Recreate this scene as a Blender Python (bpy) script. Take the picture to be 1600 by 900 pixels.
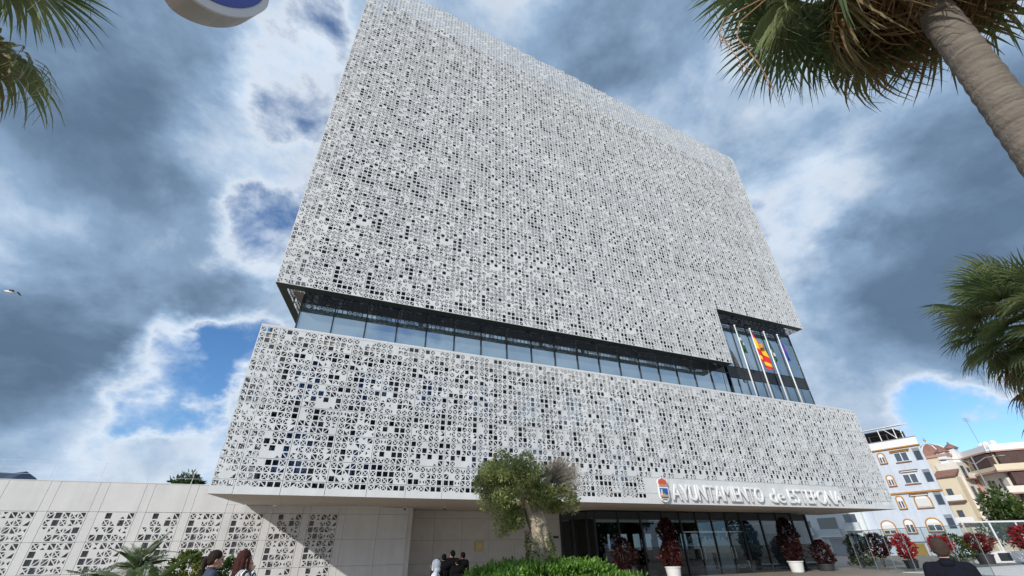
import bpy, bmesh, math, random
import numpy as np
from mathutils import Vector, Matrix
random.seed(7); rng = np.random.default_rng(7)
for o in list(bpy.data.objects): bpy.data.objects.remove(o)
scene = bpy.context.scene
COL = scene.collection
R = math.radians

# ---------------------------------------------------------------- camera
# world axes: X runs along the town hall front, Y away from the viewer, Z up; metres
cd = bpy.data.cameras.new('camera'); cam = bpy.data.objects.new('camera', cd); COL.objects.link(cam)
cd.sensor_width = 36.0; cd.lens = 14.9625; cd.clip_start = 0.05; cd.clip_end = 6000
_r = Vector((0.91846611, -0.39512025, -0.01731997)); _u = Vector((-0.19336679, -0.48682516, 0.85182777)); _b = Vector((-0.3450062, -0.77902583, -0.52353555))
cam.matrix_world = Matrix(((_r.x, _u.x, _b.x, 0), (_r.y, _u.y, _b.y, 0), (_r.z, _u.z, _b.z, 1.6), (0, 0, 0, 1)))
scene.camera = cam

# ---------------------------------------------------------------- sun, sky, exposure
SUNV = Vector((1.49, 1.0, -0.75)).normalized()          # direction the light travels
sun_el = math.asin(-SUNV.z); sun_az = math.atan2(-SUNV.y, -SUNV.x)
sl = bpy.data.lights.new('sun', 'SUN'); sl.energy = 3.9; sl.angle = R(0.6); sl.color = (1.0, 0.965, 0.91)
so = bpy.data.objects.new('sun', sl); COL.objects.link(so); so.rotation_euler = SUNV.to_track_quat('-Z', 'Y').to_euler(); so.location = (-60, -40, 60)
scene.view_settings.view_transform = 'Standard'; scene.view_settings.look = 'None'
scene.view_settings.exposure = 0.0; scene.view_settings.gamma = 1.0; scene.view_settings.use_curve_mapping = False
world = bpy.data.worlds.new('World'); scene.world = world; world.use_nodes = True
def build_sky():
    nt = world.node_tree; N = nt.nodes; L = nt.links
    for n in list(N): N.remove(n)
    out = N.new('ShaderNodeOutputWorld'); bg = N.new('ShaderNodeBackground'); bg.inputs['Strength'].default_value = 0.14
    sky = N.new('ShaderNodeTexSky'); sky.sky_type = 'NISHITA'; sky.sun_disc = False
    sky.sun_elevation = sun_el; sky.sun_rotation = math.pi/2 - sun_az; sky.air_density = 1.0; sky.dust_density = 0.2; sky.ozone_density = 2.0
    tc = N.new('ShaderNodeTexCoord')
    def math_(op, a, b=None, c=None):
        n = N.new('ShaderNodeMath'); n.operation = op
        for i, q in enumerate((a, b, c)):
            if q is None: continue
            if isinstance(q, (int, float)): n.inputs[i].default_value = q
            else: L.new(q, n.inputs[i])
        return n.outputs[0]
    comb = N.new('ShaderNodeMapping'); comb.inputs['Scale'].default_value = (1.0, 1.0, 1.4); L.new(tc.outputs['Generated'], comb.inputs['Vector'])
    # bend the cloud banks so that their outlines billow
    wn = N.new('ShaderNodeTexNoise'); wn.inputs['Scale'].default_value = 3.2; wn.inputs['Detail'].default_value = 6; wn.inputs['Roughness'].default_value = .6; L.new(comb.outputs[0], wn.inputs['Vector'])
    ws = N.new('ShaderNodeVectorMath'); ws.operation = 'SUBTRACT'; L.new(wn.outputs['Color'], ws.inputs[0]); ws.inputs[1].default_value = (.5, .5, .5)
    wa = N.new('ShaderNodeVectorMath'); wa.operation = 'MULTIPLY_ADD'; L.new(ws.outputs[0], wa.inputs[0]); wa.inputs[1].default_value = (.34, .34, .34); L.new(tc.outputs['Generated'], wa.inputs[2])
    wz = N.new('ShaderNodeVectorMath'); wz.operation = 'NORMALIZE'; L.new(wa.outputs[0], wz.inputs[0])
    def noise(scale, detail, rough, off, dist=0.0, lac=2.1):
        mp = N.new('ShaderNodeMapping'); mp.inputs['Location'].default_value = off; L.new(comb.outputs[0], mp.inputs['Vector'])
        n = N.new('ShaderNodeTexNoise'); n.inputs['Scale'].default_value = scale; n.inputs['Detail'].default_value = detail
        n.inputs['Roughness'].default_value = rough; n.inputs['Lacunarity'].default_value = lac; n.inputs['Distortion'].default_value = dist
        L.new(mp.outputs[0], n.inputs['Vector']); return n.outputs[0]
    n1 = noise(2.3, 9.0, 0.56, (3.1, 1.7, 0.0), 0.2)
    n2 = noise(1.1, 2.0, 0.5, (7.7, 4.2, 2.0))
    n3 = noise(6.5, 7.0, 0.6, (1.0, 9.0, 5.0), 0.3)
    d = math_('MULTIPLY_ADD', math_('SUBTRACT', n1, 0.5), 1.35, 0.655)
    d = math_('MULTIPLY_ADD', math_('SUBTRACT', n2, 0.5), 0.5, d)
    d = math_('MULTIPLY_ADD', math_('SUBTRACT', n3, 0.5), 0.42, d)
    # banks of cloud and open gaps: azimuth, elevation, radius in degrees, amount
    for az, el, rad, amt in SKY_BANKS:
        v = (math.cos(R(el))*math.cos(R(az)), math.cos(R(el))*math.sin(R(az)), math.sin(R(el)))
        vm = N.new('ShaderNodeVectorMath'); vm.operation = 'DOT_PRODUCT'; vm.inputs[1].default_value = v; L.new(wz.outputs[0], vm.inputs[0])
        mr = N.new('ShaderNodeMapRange'); mr.interpolation_type = 'SMOOTHSTEP'
        mr.inputs['From Min'].default_value = math.cos(R(rad)); mr.inputs['From Max'].default_value = math.cos(R(rad*0.15))
        mr.inputs['To Min'].default_value = 0.0; mr.inputs['To Max'].default_value = amt
        L.new(vm.outputs['Value'], mr.inputs['Value'])
        d = math_('ADD', d, mr.outputs[0])
    cov = N.new('ShaderNodeMapRange'); cov.interpolation_type = 'SMOOTHSTEP'; L.new(d, cov.inputs['Value'])
    cov.inputs['From Min'].default_value = 0.31; cov.inputs['From Max'].default_value = 0.60; cov.inputs['To Max'].default_value = 0.97
    rp = N.new('ShaderNodeValToRGB'); L.new(d, rp.inputs[0]); e = rp.color_ramp.elements
    e[0].position = 0.36; e[0].color = (0.55, 0.68, 0.86, 1); e[1].position = 1.02; e[1].color = (0.115, 0.18, 0.275, 1)
    for p, c in ((0.53, (0.75, 0.825, 0.915, 1)), (0.62, (0.50, 0.62, 0.775, 1)), (0.75, (0.27, 0.395, 0.565, 1)), (0.89, (0.165, 0.25, 0.37, 1))):
        q = e.new(p); q.color = c
    lum = math_('MULTIPLY_ADD', math_('SUBTRACT', n3, 0.5), 0.6, 1.0)
    mul = N.new('ShaderNodeVectorMath'); mul.operation = 'SCALE'; L.new(rp.outputs[0], mul.inputs[0]); L.new(math_('MULTIPLY', lum, 7.4), mul.inputs['Scale'])
    mix = N.new('ShaderNodeMix'); mix.data_type = 'RGBA'
    L.new(cov.outputs[0], mix.inputs['Factor'])
    hs = N.new('ShaderNodeHueSaturation'); hs.inputs['Saturation'].default_value = 1.1; hs.inputs['Value'].default_value = 1.1; tn = N.new('ShaderNodeVectorMath'); tn.operation = 'MULTIPLY'; tn.inputs[1].default_value = (.74, .87, 1.04); L.new(sky.outputs[0], tn.inputs[0]); L.new(tn.outputs[0], hs.inputs['Color']); L.new(hs.outputs[0], mix.inputs[6]); L.new(mul.outputs[0], mix.inputs[7])
    L.new(mix.outputs[2], bg.inputs['Color']); L.new(bg.outputs[0], out.inputs['Surface'])
SKY_BANKS = [(121, 28, 22, .17), (112, 23, 12, .12), (131, 44, 24, .12), (120, 15, 9, .16), (116, 9, 7, .10), (106, 8.5, 6, -.04), (103, 8, 6, .04),
             (11, 25, 15, .17), (21, 21, 10, .14), (14, 13, 9, .12), (12, 46, 24, .02), (36, 60, 18, .02), (24, 34, 9, -.10),
             (107, 17, 7, -.36), (101, 19, 6, -.30), (108, 54, 9, -.26), (102, 34, 7, -.24), (107, 42, 10, -.14),
             (28, 43, 8, -.06), (22, 8, 8, -.42), (14, 6, 9, -.40)]
build_sky()

# ---------------------------------------------------------------- helpers
_mats = {}
def streaks(m, amt=.10):
    """faint rain streaks and patchy toning that run on across the panels"""
    nt = m.node_tree; b = nt.nodes['Principled BSDF']; g = nt.nodes.new('ShaderNodeNewGeometry')
    src = b.inputs['Base Color'].links[0].from_socket
    for sc, a in (((2.2, 2.2, .12), amt), ((.16, .16, .2), amt*.9)):
        mp = nt.nodes.new('ShaderNodeMapping'); mp.inputs['Scale'].default_value = sc; nt.links.new(g.outputs['Position'], mp.inputs['Vector'])
        n = nt.nodes.new('ShaderNodeTexNoise'); n.inputs['Scale'].default_value = 1.0; n.inputs['Detail'].default_value = 6; n.inputs['Roughness'].default_value = .65; nt.links.new(mp.outputs[0], n.inputs['Vector'])
        mr = nt.nodes.new('ShaderNodeMapRange'); mr.inputs['From Min'].default_value = .35; mr.inputs['From Max'].default_value = .7; mr.inputs['To Min'].default_value = 1.0; mr.inputs['To Max'].default_value = 1-a*1.6; nt.links.new(n.outputs[0], mr.inputs['Value'])
        v = nt.nodes.new('ShaderNodeVectorMath'); v.operation = 'SCALE'; nt.links.new(src, v.inputs[0]); nt.links.new(mr.outputs[0], v.inputs['Scale']); src = v.outputs[0]
    nt.links.new(src, b.inputs['Base Color']); return m
def mat(name, col, rough=0.6, var=0.0, vscale=2.0, bump=0.0, bscale=20.0, metal=0.0, spec=0.5, ior=None, col2=None, detail=5.0, stretch=None, coat=0.0):
    if name in _mats: return _mats[name]
    m = bpy.data.materials.new(name); m.use_nodes = True; _mats[name] = m
    nt = m.node_tree; b = nt.nodes['Principled BSDF']
    b.inputs['Base Color'].default_value = (*col, 1); b.inputs['Roughness'].default_value = rough
    b.inputs['Metallic'].default_value = metal; b.inputs['Specular IOR Level'].default_value = spec
    if ior: b.inputs['IOR'].default_value = ior
    if coat: b.inputs['Coat Weight'].default_value = coat
    if var or bump or col2:
        tc = nt.nodes.new('ShaderNodeTexCoord')
    if var or col2:
        n = nt.nodes.new('ShaderNodeTexNoise'); n.inputs['Scale'].default_value = vscale; n.inputs['Detail'].default_value = detail; n.inputs['Roughness'].default_value = 0.6
        if stretch:
            mp = nt.nodes.new('ShaderNodeMapping'); mp.inputs['Scale'].default_value = stretch; nt.links.new(tc.outputs['Object'], mp.inputs['Vector']); nt.links.new(mp.outputs[0], n.inputs['Vector'])
        else: nt.links.new(tc.outputs['Object'], n.inputs['Vector'])
        r = nt.nodes.new('ShaderNodeValToRGB'); nt.links.new(n.outputs[0], r.inputs[0])
        c2 = col2 if col2 else tuple(max(0, c*(1+var)) for c in col)
        c1 = col if col2 else tuple(c*(1-var) for c in col)
        r.color_ramp.elements[0].position = 0.3; r.color_ramp.elements[0].color = (*c1, 1)
        r.color_ramp.elements[1].position = 0.7; r.color_ramp.elements[1].color = (*c2, 1)
        nt.links.new(r.outputs[0], b.inputs['Base Color'])
    if bump:
        n = nt.nodes.new('ShaderNodeTexNoise'); n.inputs['Scale'].default_value = bscale; n.inputs['Detail'].default_value = 6
        nt.links.new(tc.outputs['Object'], n.inputs['Vector'])
        bp = nt.nodes.new('ShaderNodeBump'); bp.inputs['Strength'].default_value = bump; bp.inputs['Distance'].default_value = 0.02
        nt.links.new(n.outputs[0], bp.inputs['Height']); nt.links.new(bp.outputs[0], b.inputs['Normal'])
    return m
def leafmat(name, col, rough=0.5, tr=0.35):
    if name in _mats: return _mats[name]
    m = mat(name, col, rough, var=0.35, vscale=3.0)
    nt = m.node_tree; b = nt.nodes['Principled BSDF']; out = nt.nodes['Material Output']
    t = nt.nodes.new('ShaderNodeBsdfTranslucent'); t.inputs[0].default_value = (*[min(1, c*1.5) for c in col], 1)
    mx = nt.nodes.new('ShaderNodeMixShader'); mx.inputs[0].default_value = tr
    nt.links.new(b.outputs[0], mx.inputs[1]); nt.links.new(t.outputs[0], mx.inputs[2]); nt.links.new(mx.outputs[0], out.inputs[0])
    return m
def glassmat(name, tint, refl=0.12, rough=0.01):
    if name in _mats: return _mats[name]
    m = bpy.data.materials.new(name); m.use_nodes = True; _mats[name] = m
    nt = m.node_tree; nt.nodes.remove(nt.nodes['Principled BSDF']); out = nt.nodes['Material Output']
    t = nt.nodes.new('ShaderNodeBsdfTransparent'); t.inputs[0].default_value = (*tint, 1)
    g = nt.nodes.new('ShaderNodeBsdfGlossy'); g.inputs['Roughness'].default_value = rough; g.inputs[0].default_value = (.92, .96, 1, 1)
    fr = nt.nodes.new('ShaderNodeFresnel'); fr.inputs[0].default_value = 1.5
    ad = nt.nodes.new('ShaderNodeMath'); ad.operation = 'ADD'; ad.use_clamp = True; ad.inputs[1].default_value = refl
    mx = nt.nodes.new('ShaderNodeMixShader')
    ge = nt.nodes.new('ShaderNodeNewGeometry'); mr = nt.nodes.new('ShaderNodeMapRange'); mr.inputs['To Min'].default_value = 1.5; mr.inputs['To Max'].default_value = 1/1.5
    nt.links.new(ge.outputs['Backfacing'], mr.inputs['Value']); nt.links.new(mr.outputs[0], fr.inputs[0])
    nt.links.new(fr.outputs[0], ad.inputs[0]); nt.links.new(ad.outputs[0], mx.inputs[0])
    nt.links.new(t.outputs[0], mx.inputs[1]); nt.links.new(g.outputs[0], mx.inputs[2]); nt.links.new(mx.outputs[0], out.inputs[0])
    return m

def tag(o, label=None, cat=None, group=None, kind=None):
    if label: o['label'] = label
    if cat: o['category'] = cat
    if group: o['group'] = group
    if kind: o['kind'] = kind
    return o
def empty(name, loc=(0, 0, 0), rz=0.0, label=None, cat=None, group=None):
    o = bpy.data.objects.new(name, None); COL.objects.link(o); o.location = loc; o.rotation_euler = (0, 0, rz); o.empty_display_size = 0.2
    return tag(o, label, cat, group)
def link(name, me, parent=None, loc=None, world_parent=True):
    o = bpy.data.objects.new(name, me); COL.objects.link(o)
    if loc is not None: o.location = loc
    if parent is not None: o.parent = parent
    return o
def bake_local(o, root):
    """o was modelled in world coordinates; hang it under root without moving it"""
    o.parent = root
    rz = root.rotation_euler.z
    o.matrix_parent_inverse = (Matrix.Translation(root.location) @ Matrix.Rotation(rz, 4, 'Z')).inverted()
    return o
class MB:
    def __init__(s): s.v = []; s.f = []; s.m = []
    def poly(s, pts, mi=0):
        i = len(s.v); s.v += [tuple(p) for p in pts]; s.f.append(tuple(range(i, i+len(pts)))); s.m.append(mi)
    def box(s, x0, x1, y0, y1, z0, z1, mi=0):
        i = len(s.v)
        s.v += [(x0,y0,z0),(x1,y0,z0),(x1,y1,z0),(x0,y1,z0),(x0,y0,z1),(x1,y0,z1),(x1,y1,z1),(x0,y1,z1)]
        for q in ((0,3,2,1),(4,5,6,7),(0,1,5,4),(1,2,6,5),(2,3,7,6),(3,0,4,7)): s.f.append(tuple(i+k for k in q)); s.m.append(mi)
        return s
    def obox(s, o, ex, ey, x0, x1, y0, y1, z0, z1, mi=0):
        """box in a frame with origin o and horizontal axes ex, ey"""
        i = len(s.v)
        for (x, y, z) in ((x0,y0,z0),(x1,y0,z0),(x1,y1,z0),(x0,y1,z0),(x0,y0,z1),(x1,y0,z1),(x1,y1,z1),(x0,y1,z1)):
            s.v.append((o[0]+ex[0]*x+ey[0]*y, o[1]+ex[1]*x+ey[1]*y, o[2]+z))
        for q in ((0,3,2,1),(4,5,6,7),(0,1,5,4),(1,2,6,5),(2,3,7,6),(3,0,4,7)): s.f.append(tuple(i+k for k in q)); s.m.append(mi)
        return s
    def prism(s, pts, z0, z1, mi=0):
        """pts: plan polygon; z0, z1 numbers or lists"""
        n = len(pts); i = len(s.v)
        za = z0 if isinstance(z0, (list, tuple)) else [z0]*n; zb = z1 if isinstance(z1, (list, tuple)) else [z1]*n
        s.v += [(p[0], p[1], za[k]) for k, p in enumerate(pts)] + [(p[0], p[1], zb[k]) for k, p in enumerate(pts)]
        s.f.append(tuple(i+k for k in reversed(range(n)))); s.m.append(mi); s.f.append(tuple(i+n+k for k in range(n))); s.m.append(mi)
        for k in range(n):
            j = (k+1) % n; s.f.append((i+k, i+j, i+n+j, i+n+k)); s.m.append(mi)
        return s
    def tube(s, pts, rad, n=8, mi=0, cap=True, jit=0.0):
        pts = [Vector(p) for p in pts]; rad = rad if isinstance(rad, (list, tuple)) else [rad]*len(pts)
        rings = []; prev = None
        for k, p in enumerate(pts):
            t = (pts[min(k+1, len(pts)-1)] - pts[max(k-1, 0)]).normalized()
            a = prev if prev is not None else (Vector((0, 0, 1)) if abs(t.z) < 0.9 else Vector((1, 0, 0)))
            x = (a - t*a.dot(t)).normalized(); y = t.cross(x); prev = x
            i = len(s.v)
            for q in range(n):
                an = 2*math.pi*q/n; r = rad[k]*(1+random.uniform(-jit, jit)); s.v.append(tuple(p + x*math.cos(an)*r + y*math.sin(an)*r))
            rings.append(i)
        for a, b in zip(rings, rings[1:]):
            for q in range(n):
                w = (q+1) % n; s.f.append((a+q, a+w, b+w, b+q)); s.m.append(mi)
        if cap:
            s.f.append(tuple(rings[0]+q for q in reversed(range(n)))); s.m.append(mi); s.f.append(tuple(rings[-1]+q for q in range(n))); s.m.append(mi)
        return s
    def lathe(s, prof, c=(0, 0, 0), n=20, mi=0):
        rings = []
        for (r, z) in prof:
            i = len(s.v); rings.append(i)
            for q in range(n):
                an = 2*math.pi*q/n; s.v.append((c[0]+r*math.cos(an), c[1]+r*math.sin(an), c[2]+z))
        for a, b in zip(rings, rings[1:]):
            for q in range(n):
                w = (q+1) % n; s.f.append((a+q, a+w, b+w, b+q)); s.m.append(mi)
        s.f.append(tuple(rings[0]+q for q in reversed(range(n)))); s.m.append(mi); s.f.append(tuple(rings[-1]+q for q in range(n))); s.m.append(mi)
        return s
    def ball(s, c, r, n=12, mi=0, rot=None):
        r = r if isinstance(r, (tuple, list)) else (r, r, r); i = len(s.v); h = n//2
        for a in range(h+1):
            th = math.pi*a/h
            for q in range(n):
                ph = 2*math.pi*q/n; p = Vector((r[0]*math.sin(th)*math.cos(ph), r[1]*math.sin(th)*math.sin(ph), r[2]*math.cos(th)))
                if rot is not None: p = rot @ p
                s.v.append((c[0]+p.x, c[1]+p.y, c[2]+p.z))
        for a in range(h):
            for q in range(n):
                w = (q+1) % n; s.f.append((i+a*n+q, i+(a+1)*n+q, i+(a+1)*n+w, i+a*n+w)); s.m.append(mi)
        return s
    def capsule(s, p0, p1, r0, r1, n=10, mi=0):
        p0 = Vector(p0); p1 = Vector(p1); t = (p1-p0).normalized()
        s.tube([p0-t*r0*.95, p0-t*r0*.6, p0, p1, p1+t*r1*.6, p1+t*r1*.95], [r0*.3, r0*.8, r0, r1, r1*.8, r1*.3], n, mi); return s
    def mesh(s, name, mats, smooth=False):
        me = bpy.data.meshes.new(name); me.from_pydata(s.v, [], s.f)
        for m in (mats if isinstance(mats, (list, tuple)) else [mats]): me.materials.append(m)
        if any(s.m): me.polygons.foreach_set('material_index', s.m)
        if smooth: me.polygons.foreach_set('use_smooth', [True]*len(me.polygons))
        me.update(); return me
    def build(s, name, mats, parent=None, smooth=False, world=True, loc=None):
        o = link(name, s.mesh(name, mats, smooth), None, loc)
        if parent is not None:
            if world: bake_local(o, parent)
            else: o.parent = parent
        return o
def np_mesh(name, V, F, mats, mi=None, smooth=False):
    """V (n,3) float, F (m,k) int, all faces with k corners"""
    me = bpy.data.meshes.new(name); V = np.asarray(V, np.float32); F = np.asarray(F, np.int32); k = F.shape[1]
    me.vertices.add(len(V)); me.vertices.foreach_set('co', V.ravel())
    me.loops.add(F.size); me.loops.foreach_set('vertex_index', F.ravel())
    me.polygons.add(len(F)); me.polygons.foreach_set('loop_start', np.arange(0, F.size, k, dtype=np.int32))
    try: me.polygons.foreach_set('loop_total', np.full(len(F), k, dtype=np.int32))
    except Exception: pass
    for m in (mats if isinstance(mats, (list, tuple)) else [mats]): me.materials.append(m)
    if mi is not None: me.polygons.foreach_set('material_index', np.asarray(mi, np.int32))
    if smooth: me.polygons.foreach_set('use_smooth', np.ones(len(F), bool))
    me.update(calc_edges=True); me.validate(); return me
def leaves(name, C, length, width, mats, dirs=None, spread=1.0, curl=0.25, rs=None):
    """pointed leaves: one bent quad pair each, at points C, roughly along dirs"""
    rs = rs or rng; n = len(C); C = np.asarray(C, float)
    d = rs.normal(size=(n, 3)) * spread
    if dirs is not None: d += np.asarray(dirs)
    d /= np.linalg.norm(d, axis=1)[:, None] + 1e-9
    q = rs.normal(size=(n, 3)); s = np.cross(d, q); s /= np.linalg.norm(s, axis=1)[:, None] + 1e-9; nn = np.cross(s, d)
    ln = (length * rs.uniform(.65, 1.3, n))[:, None]; w = (width * rs.uniform(.7, 1.25, n))[:, None]
    a = C; b = C + d*ln*.45 + s*w*.5 + nn*ln*curl*.3; c = C + d*ln + nn*ln*(-curl*.4); e = C + d*ln*.45 - s*w*.5 + nn*ln*curl*.3
    V = np.stack([a, b, c, e], 1).reshape(-1, 3); F = np.arange(4*n).reshape(-1, 4)
    k = len(mats) if isinstance(mats, (list, tuple)) else 1
    return np_mesh(name, V, F, mats, rs.integers(0, k, n))
# ---------------------------------------------------------------- ground, far terrain
M_pave = mat('paving_tan', (.36, .30, .24), .75, var=.18, vscale=1.2, bump=.15, bscale=30)
def ground():
    m = bpy.data.materials.new('plaza_paving'); m.use_nodes = True; nt = m.node_tree; b = nt.nodes['Principled BSDF']; b.inputs['Roughness'].default_value = .7
    tc = nt.nodes.new('ShaderNodeTexCoord'); br = nt.nodes.new('ShaderNodeTexBrick')
    br.inputs['Scale'].default_value = 1.0; br.inputs['Brick Width'].default_value = 1.2; br.inputs['Row Height'].default_value = .6; br.inputs['Mortar Size'].default_value = .012
    br.inputs['Color1'].default_value = (.33, .275, .22, 1); br.inputs['Color2'].default_value = (.40, .335, .27, 1); br.inputs['Mortar'].default_value = (.14, .12, .10, 1)
    no = nt.nodes.new('ShaderNodeTexNoise'); no.inputs['Scale'].default_value = .8; no.inputs['Detail'].default_value = 8
    mx = nt.nodes.new('ShaderNodeMix'); mx.data_type = 'RGBA'; mx.blend_type = 'MULTIPLY'; mx.inputs['Factor'].default_value = .45
    nt.links.new(tc.outputs['Object'], br.inputs['Vector']); nt.links.new(tc.outputs['Object'], no.inputs['Vector'])
    nt.links.new(br.outputs[0], mx.inputs[6]); nt.links.new(no.outputs[0], mx.inputs[7]); nt.links.new(mx.outputs[2], b.inputs['Base Color'])
    g = MB(); g.poly([(-2500, -2500, 0), (2500, -2500, 0), (2500, 2500, 0), (-2500, 2500, 0)])
    tag(g.build('ground', m), kind='structure')
ground()
def hills():
    V = []; F = []; n = 60
    for i in range(n+1):
        t = i/n; x = -900 + 850*t; y = 900 + 260*t
        h = 142 + 8*math.sin(t*9+.4) + 9*math.sin(t*23) + 4*math.sin(t*57)
        h *= max(.0, min(1, (.66 - t)*8.0)) if t > .535 else 1
        V += [(x-60, y-160, -2), (x, y, max(h, 1)), (x+30, y+260, -2)]
    for i in range(n):
        a = i*3; F += [(a, a+3, a+4, a+1), (a+1, a+4, a+5, a+2)]
    me = bpy.data.meshes.new('hills'); me.from_pydata(V, [], F); me.materials.append(mat('hazed_hill_scrub', (.045, .07, .12), .9, var=.3, vscale=.02)); me.update()  # distance haze is put into the scrub's dark blue colour
    tag(link('hills', me), kind='structure')
hills()

# ---------------------------------------------------------------- town hall
FY = 20.7; CW = 1.641/6; CH = .271; W6 = 1.641; U0 = -2.70; ZL = 3.586; ZT = 10.72; ZU = 13.0
DS = Vector((.196, .9806, 0))                                   # direction in which the left flank runs back
M_panel = mat('white_concrete_panel', (.665, .68, .685), .62, var=.06, vscale=1.1, bump=.08, bscale=60, spec=.3)
M_panel_b = mat('white_concrete_panel_greyer', (.64, .655, .665), .66, var=.07, vscale=1.6, bump=.08, bscale=60, spec=.3)
M_panel_c = mat('white_concrete_panel_paler', (.69, .70, .70), .6, var=.05, vscale=1.3, bump=.08, bscale=60, spec=.3)
for q in (M_panel, M_panel_b, M_panel_c): streaks(q, .055)
M_stone = mat('light_stone', (.53, .50, .455), .6, var=.07, vscale=2.0, bump=.1, bscale=45)
M_soffit = mat('soffit_board', (.50, .45, .39), .7, var=.05, vscale=1.0)  # warm base colour includes light bounced up off the paving
M_dark = mat('dark_void', (.012, .013, .015), .9)
M_metal = mat('dark_grey_metal', (.035, .04, .045), .45, metal=.3)
M_green = mat('dark_green_steel', (.03, .045, .03), .5)
M_solar = mat('solar_glass', (.36, .46, .53), .03, metal=.8, spec=.6)
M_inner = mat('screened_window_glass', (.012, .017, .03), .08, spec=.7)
M_sky_tint = mat('sky_tinted_glass', (.05, .09, .20), .06, metal=.6)  # blue of the reflected sky is put into the base colour

# perforated panel geometry: every cell is a square cut into triangles, half squares or one square
def inset(poly, offs):
    n = len(poly); out = []
    for k in range(n):
        p0, p1, p2 = poly[k-1], poly[k], poly[(k+1) % n]; oa, ob = offs[k-1], offs[k]
        def line(a, b, o):
            dx, dy = b[0]-a[0], b[1]-a[1]; l = math.hypot(dx, dy); nx, ny = -dy/l, dx/l
            return nx, ny, nx*a[0]+ny*a[1]+o
        a1, b1, c1 = line(p0, p1, oa); a2, b2, c2 = line(p1, p2, ob); det = a1*b2-a2*b1
        out.append(((c1*b2-c2*b1)/det, (a1*c2-a2*c1)/det))
    return out
EDGE = .0255; BAR = .0165; THK = .032
def cell_geo(kind, x, z, cw, ch, P):
    A, B, C, Dd = (x, z), (x+cw, z), (x+cw, z+ch), (x, z+ch); O = (x+cw/2, z+ch/2)
    quad = {'S': ([A, B, O], [EDGE, BAR, BAR]), 'E': ([B, C, O], [EDGE, BAR, BAR]), 'N': ([C, Dd, O], [EDGE, BAR, BAR]), 'W': ([Dd, A, O], [EDGE, BAR, BAR])}
    half = {'SE': ([A, B, C], [EDGE, EDGE, BAR]), 'NW': ([A, C, Dd], [BAR, EDGE, EDGE]), 'SW': ([A, B, Dd], [EDGE, BAR, EDGE]), 'NE': ([B, C, Dd], [EDGE, EDGE, BAR])}
    regs = []
    if kind == 'F': regs.append((([A, B, C, Dd], [EDGE]*4), True))
    elif kind == 'B': regs.append((([A, B, C, Dd], [EDGE]*4), False))
    elif isinstance(kind, tuple):                       # ('h', half, set of open quarters in the other half)
        regs.append((half[kind[1]], True))
        for q in {'SE': 'NW', 'NW': 'SE', 'SW': 'NE', 'NE': 'SW'}[kind[1]]: regs.append((quad[q], q in kind[2]))
    else:
        for q in 'SENW': regs.append((quad[q], q in kind))
    for (poly, offs), op in regs:
        if not op:
            P['F'].append(([(p[0], 0.0, p[1]) for p in poly])); continue
        h = inset(poly, offs); n = len(poly)
        for k in range(n):
            j = (k+1) % n
            P['F'].append([(poly[k][0], 0, poly[k][1]), (poly[j][0], 0, poly[j][1]), (h[j][0], 0, h[j][1]), (h[k][0], 0, h[k][1])])
            P['F'].append([(h[k][0], 0, h[k][1]), (h[j][0], 0, h[j][1]), (h[j][0], THK, h[j][1]), (h[k][0], THK, h[k][1])])
def rand_cell(r, sparse=False):
    t = r.random()
    if sparse: t = t*.72+.28 if t > .12 else .1
    if t < .165: return 'F'
    if t < .49: return 'SENW'
    if t < .78:
        h = r.choice(['SE', 'NW', 'SW', 'NE']); other = {'SE': 'NW', 'NW': 'SE', 'SW': 'NE', 'NE': 'SW'}[h]; u = r.random()
        return ('h', h, frozenset() if u < .08 else frozenset([r.choice(other)]) if u < .28 else frozenset(other) if u < .6 else frozenset('z'))
    if t < .965:
        k = r.choice([1, 2, 2, 3, 3]); return ''.join(r.sample('SENW', k))
    return 'B'
_pg = {}
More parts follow.
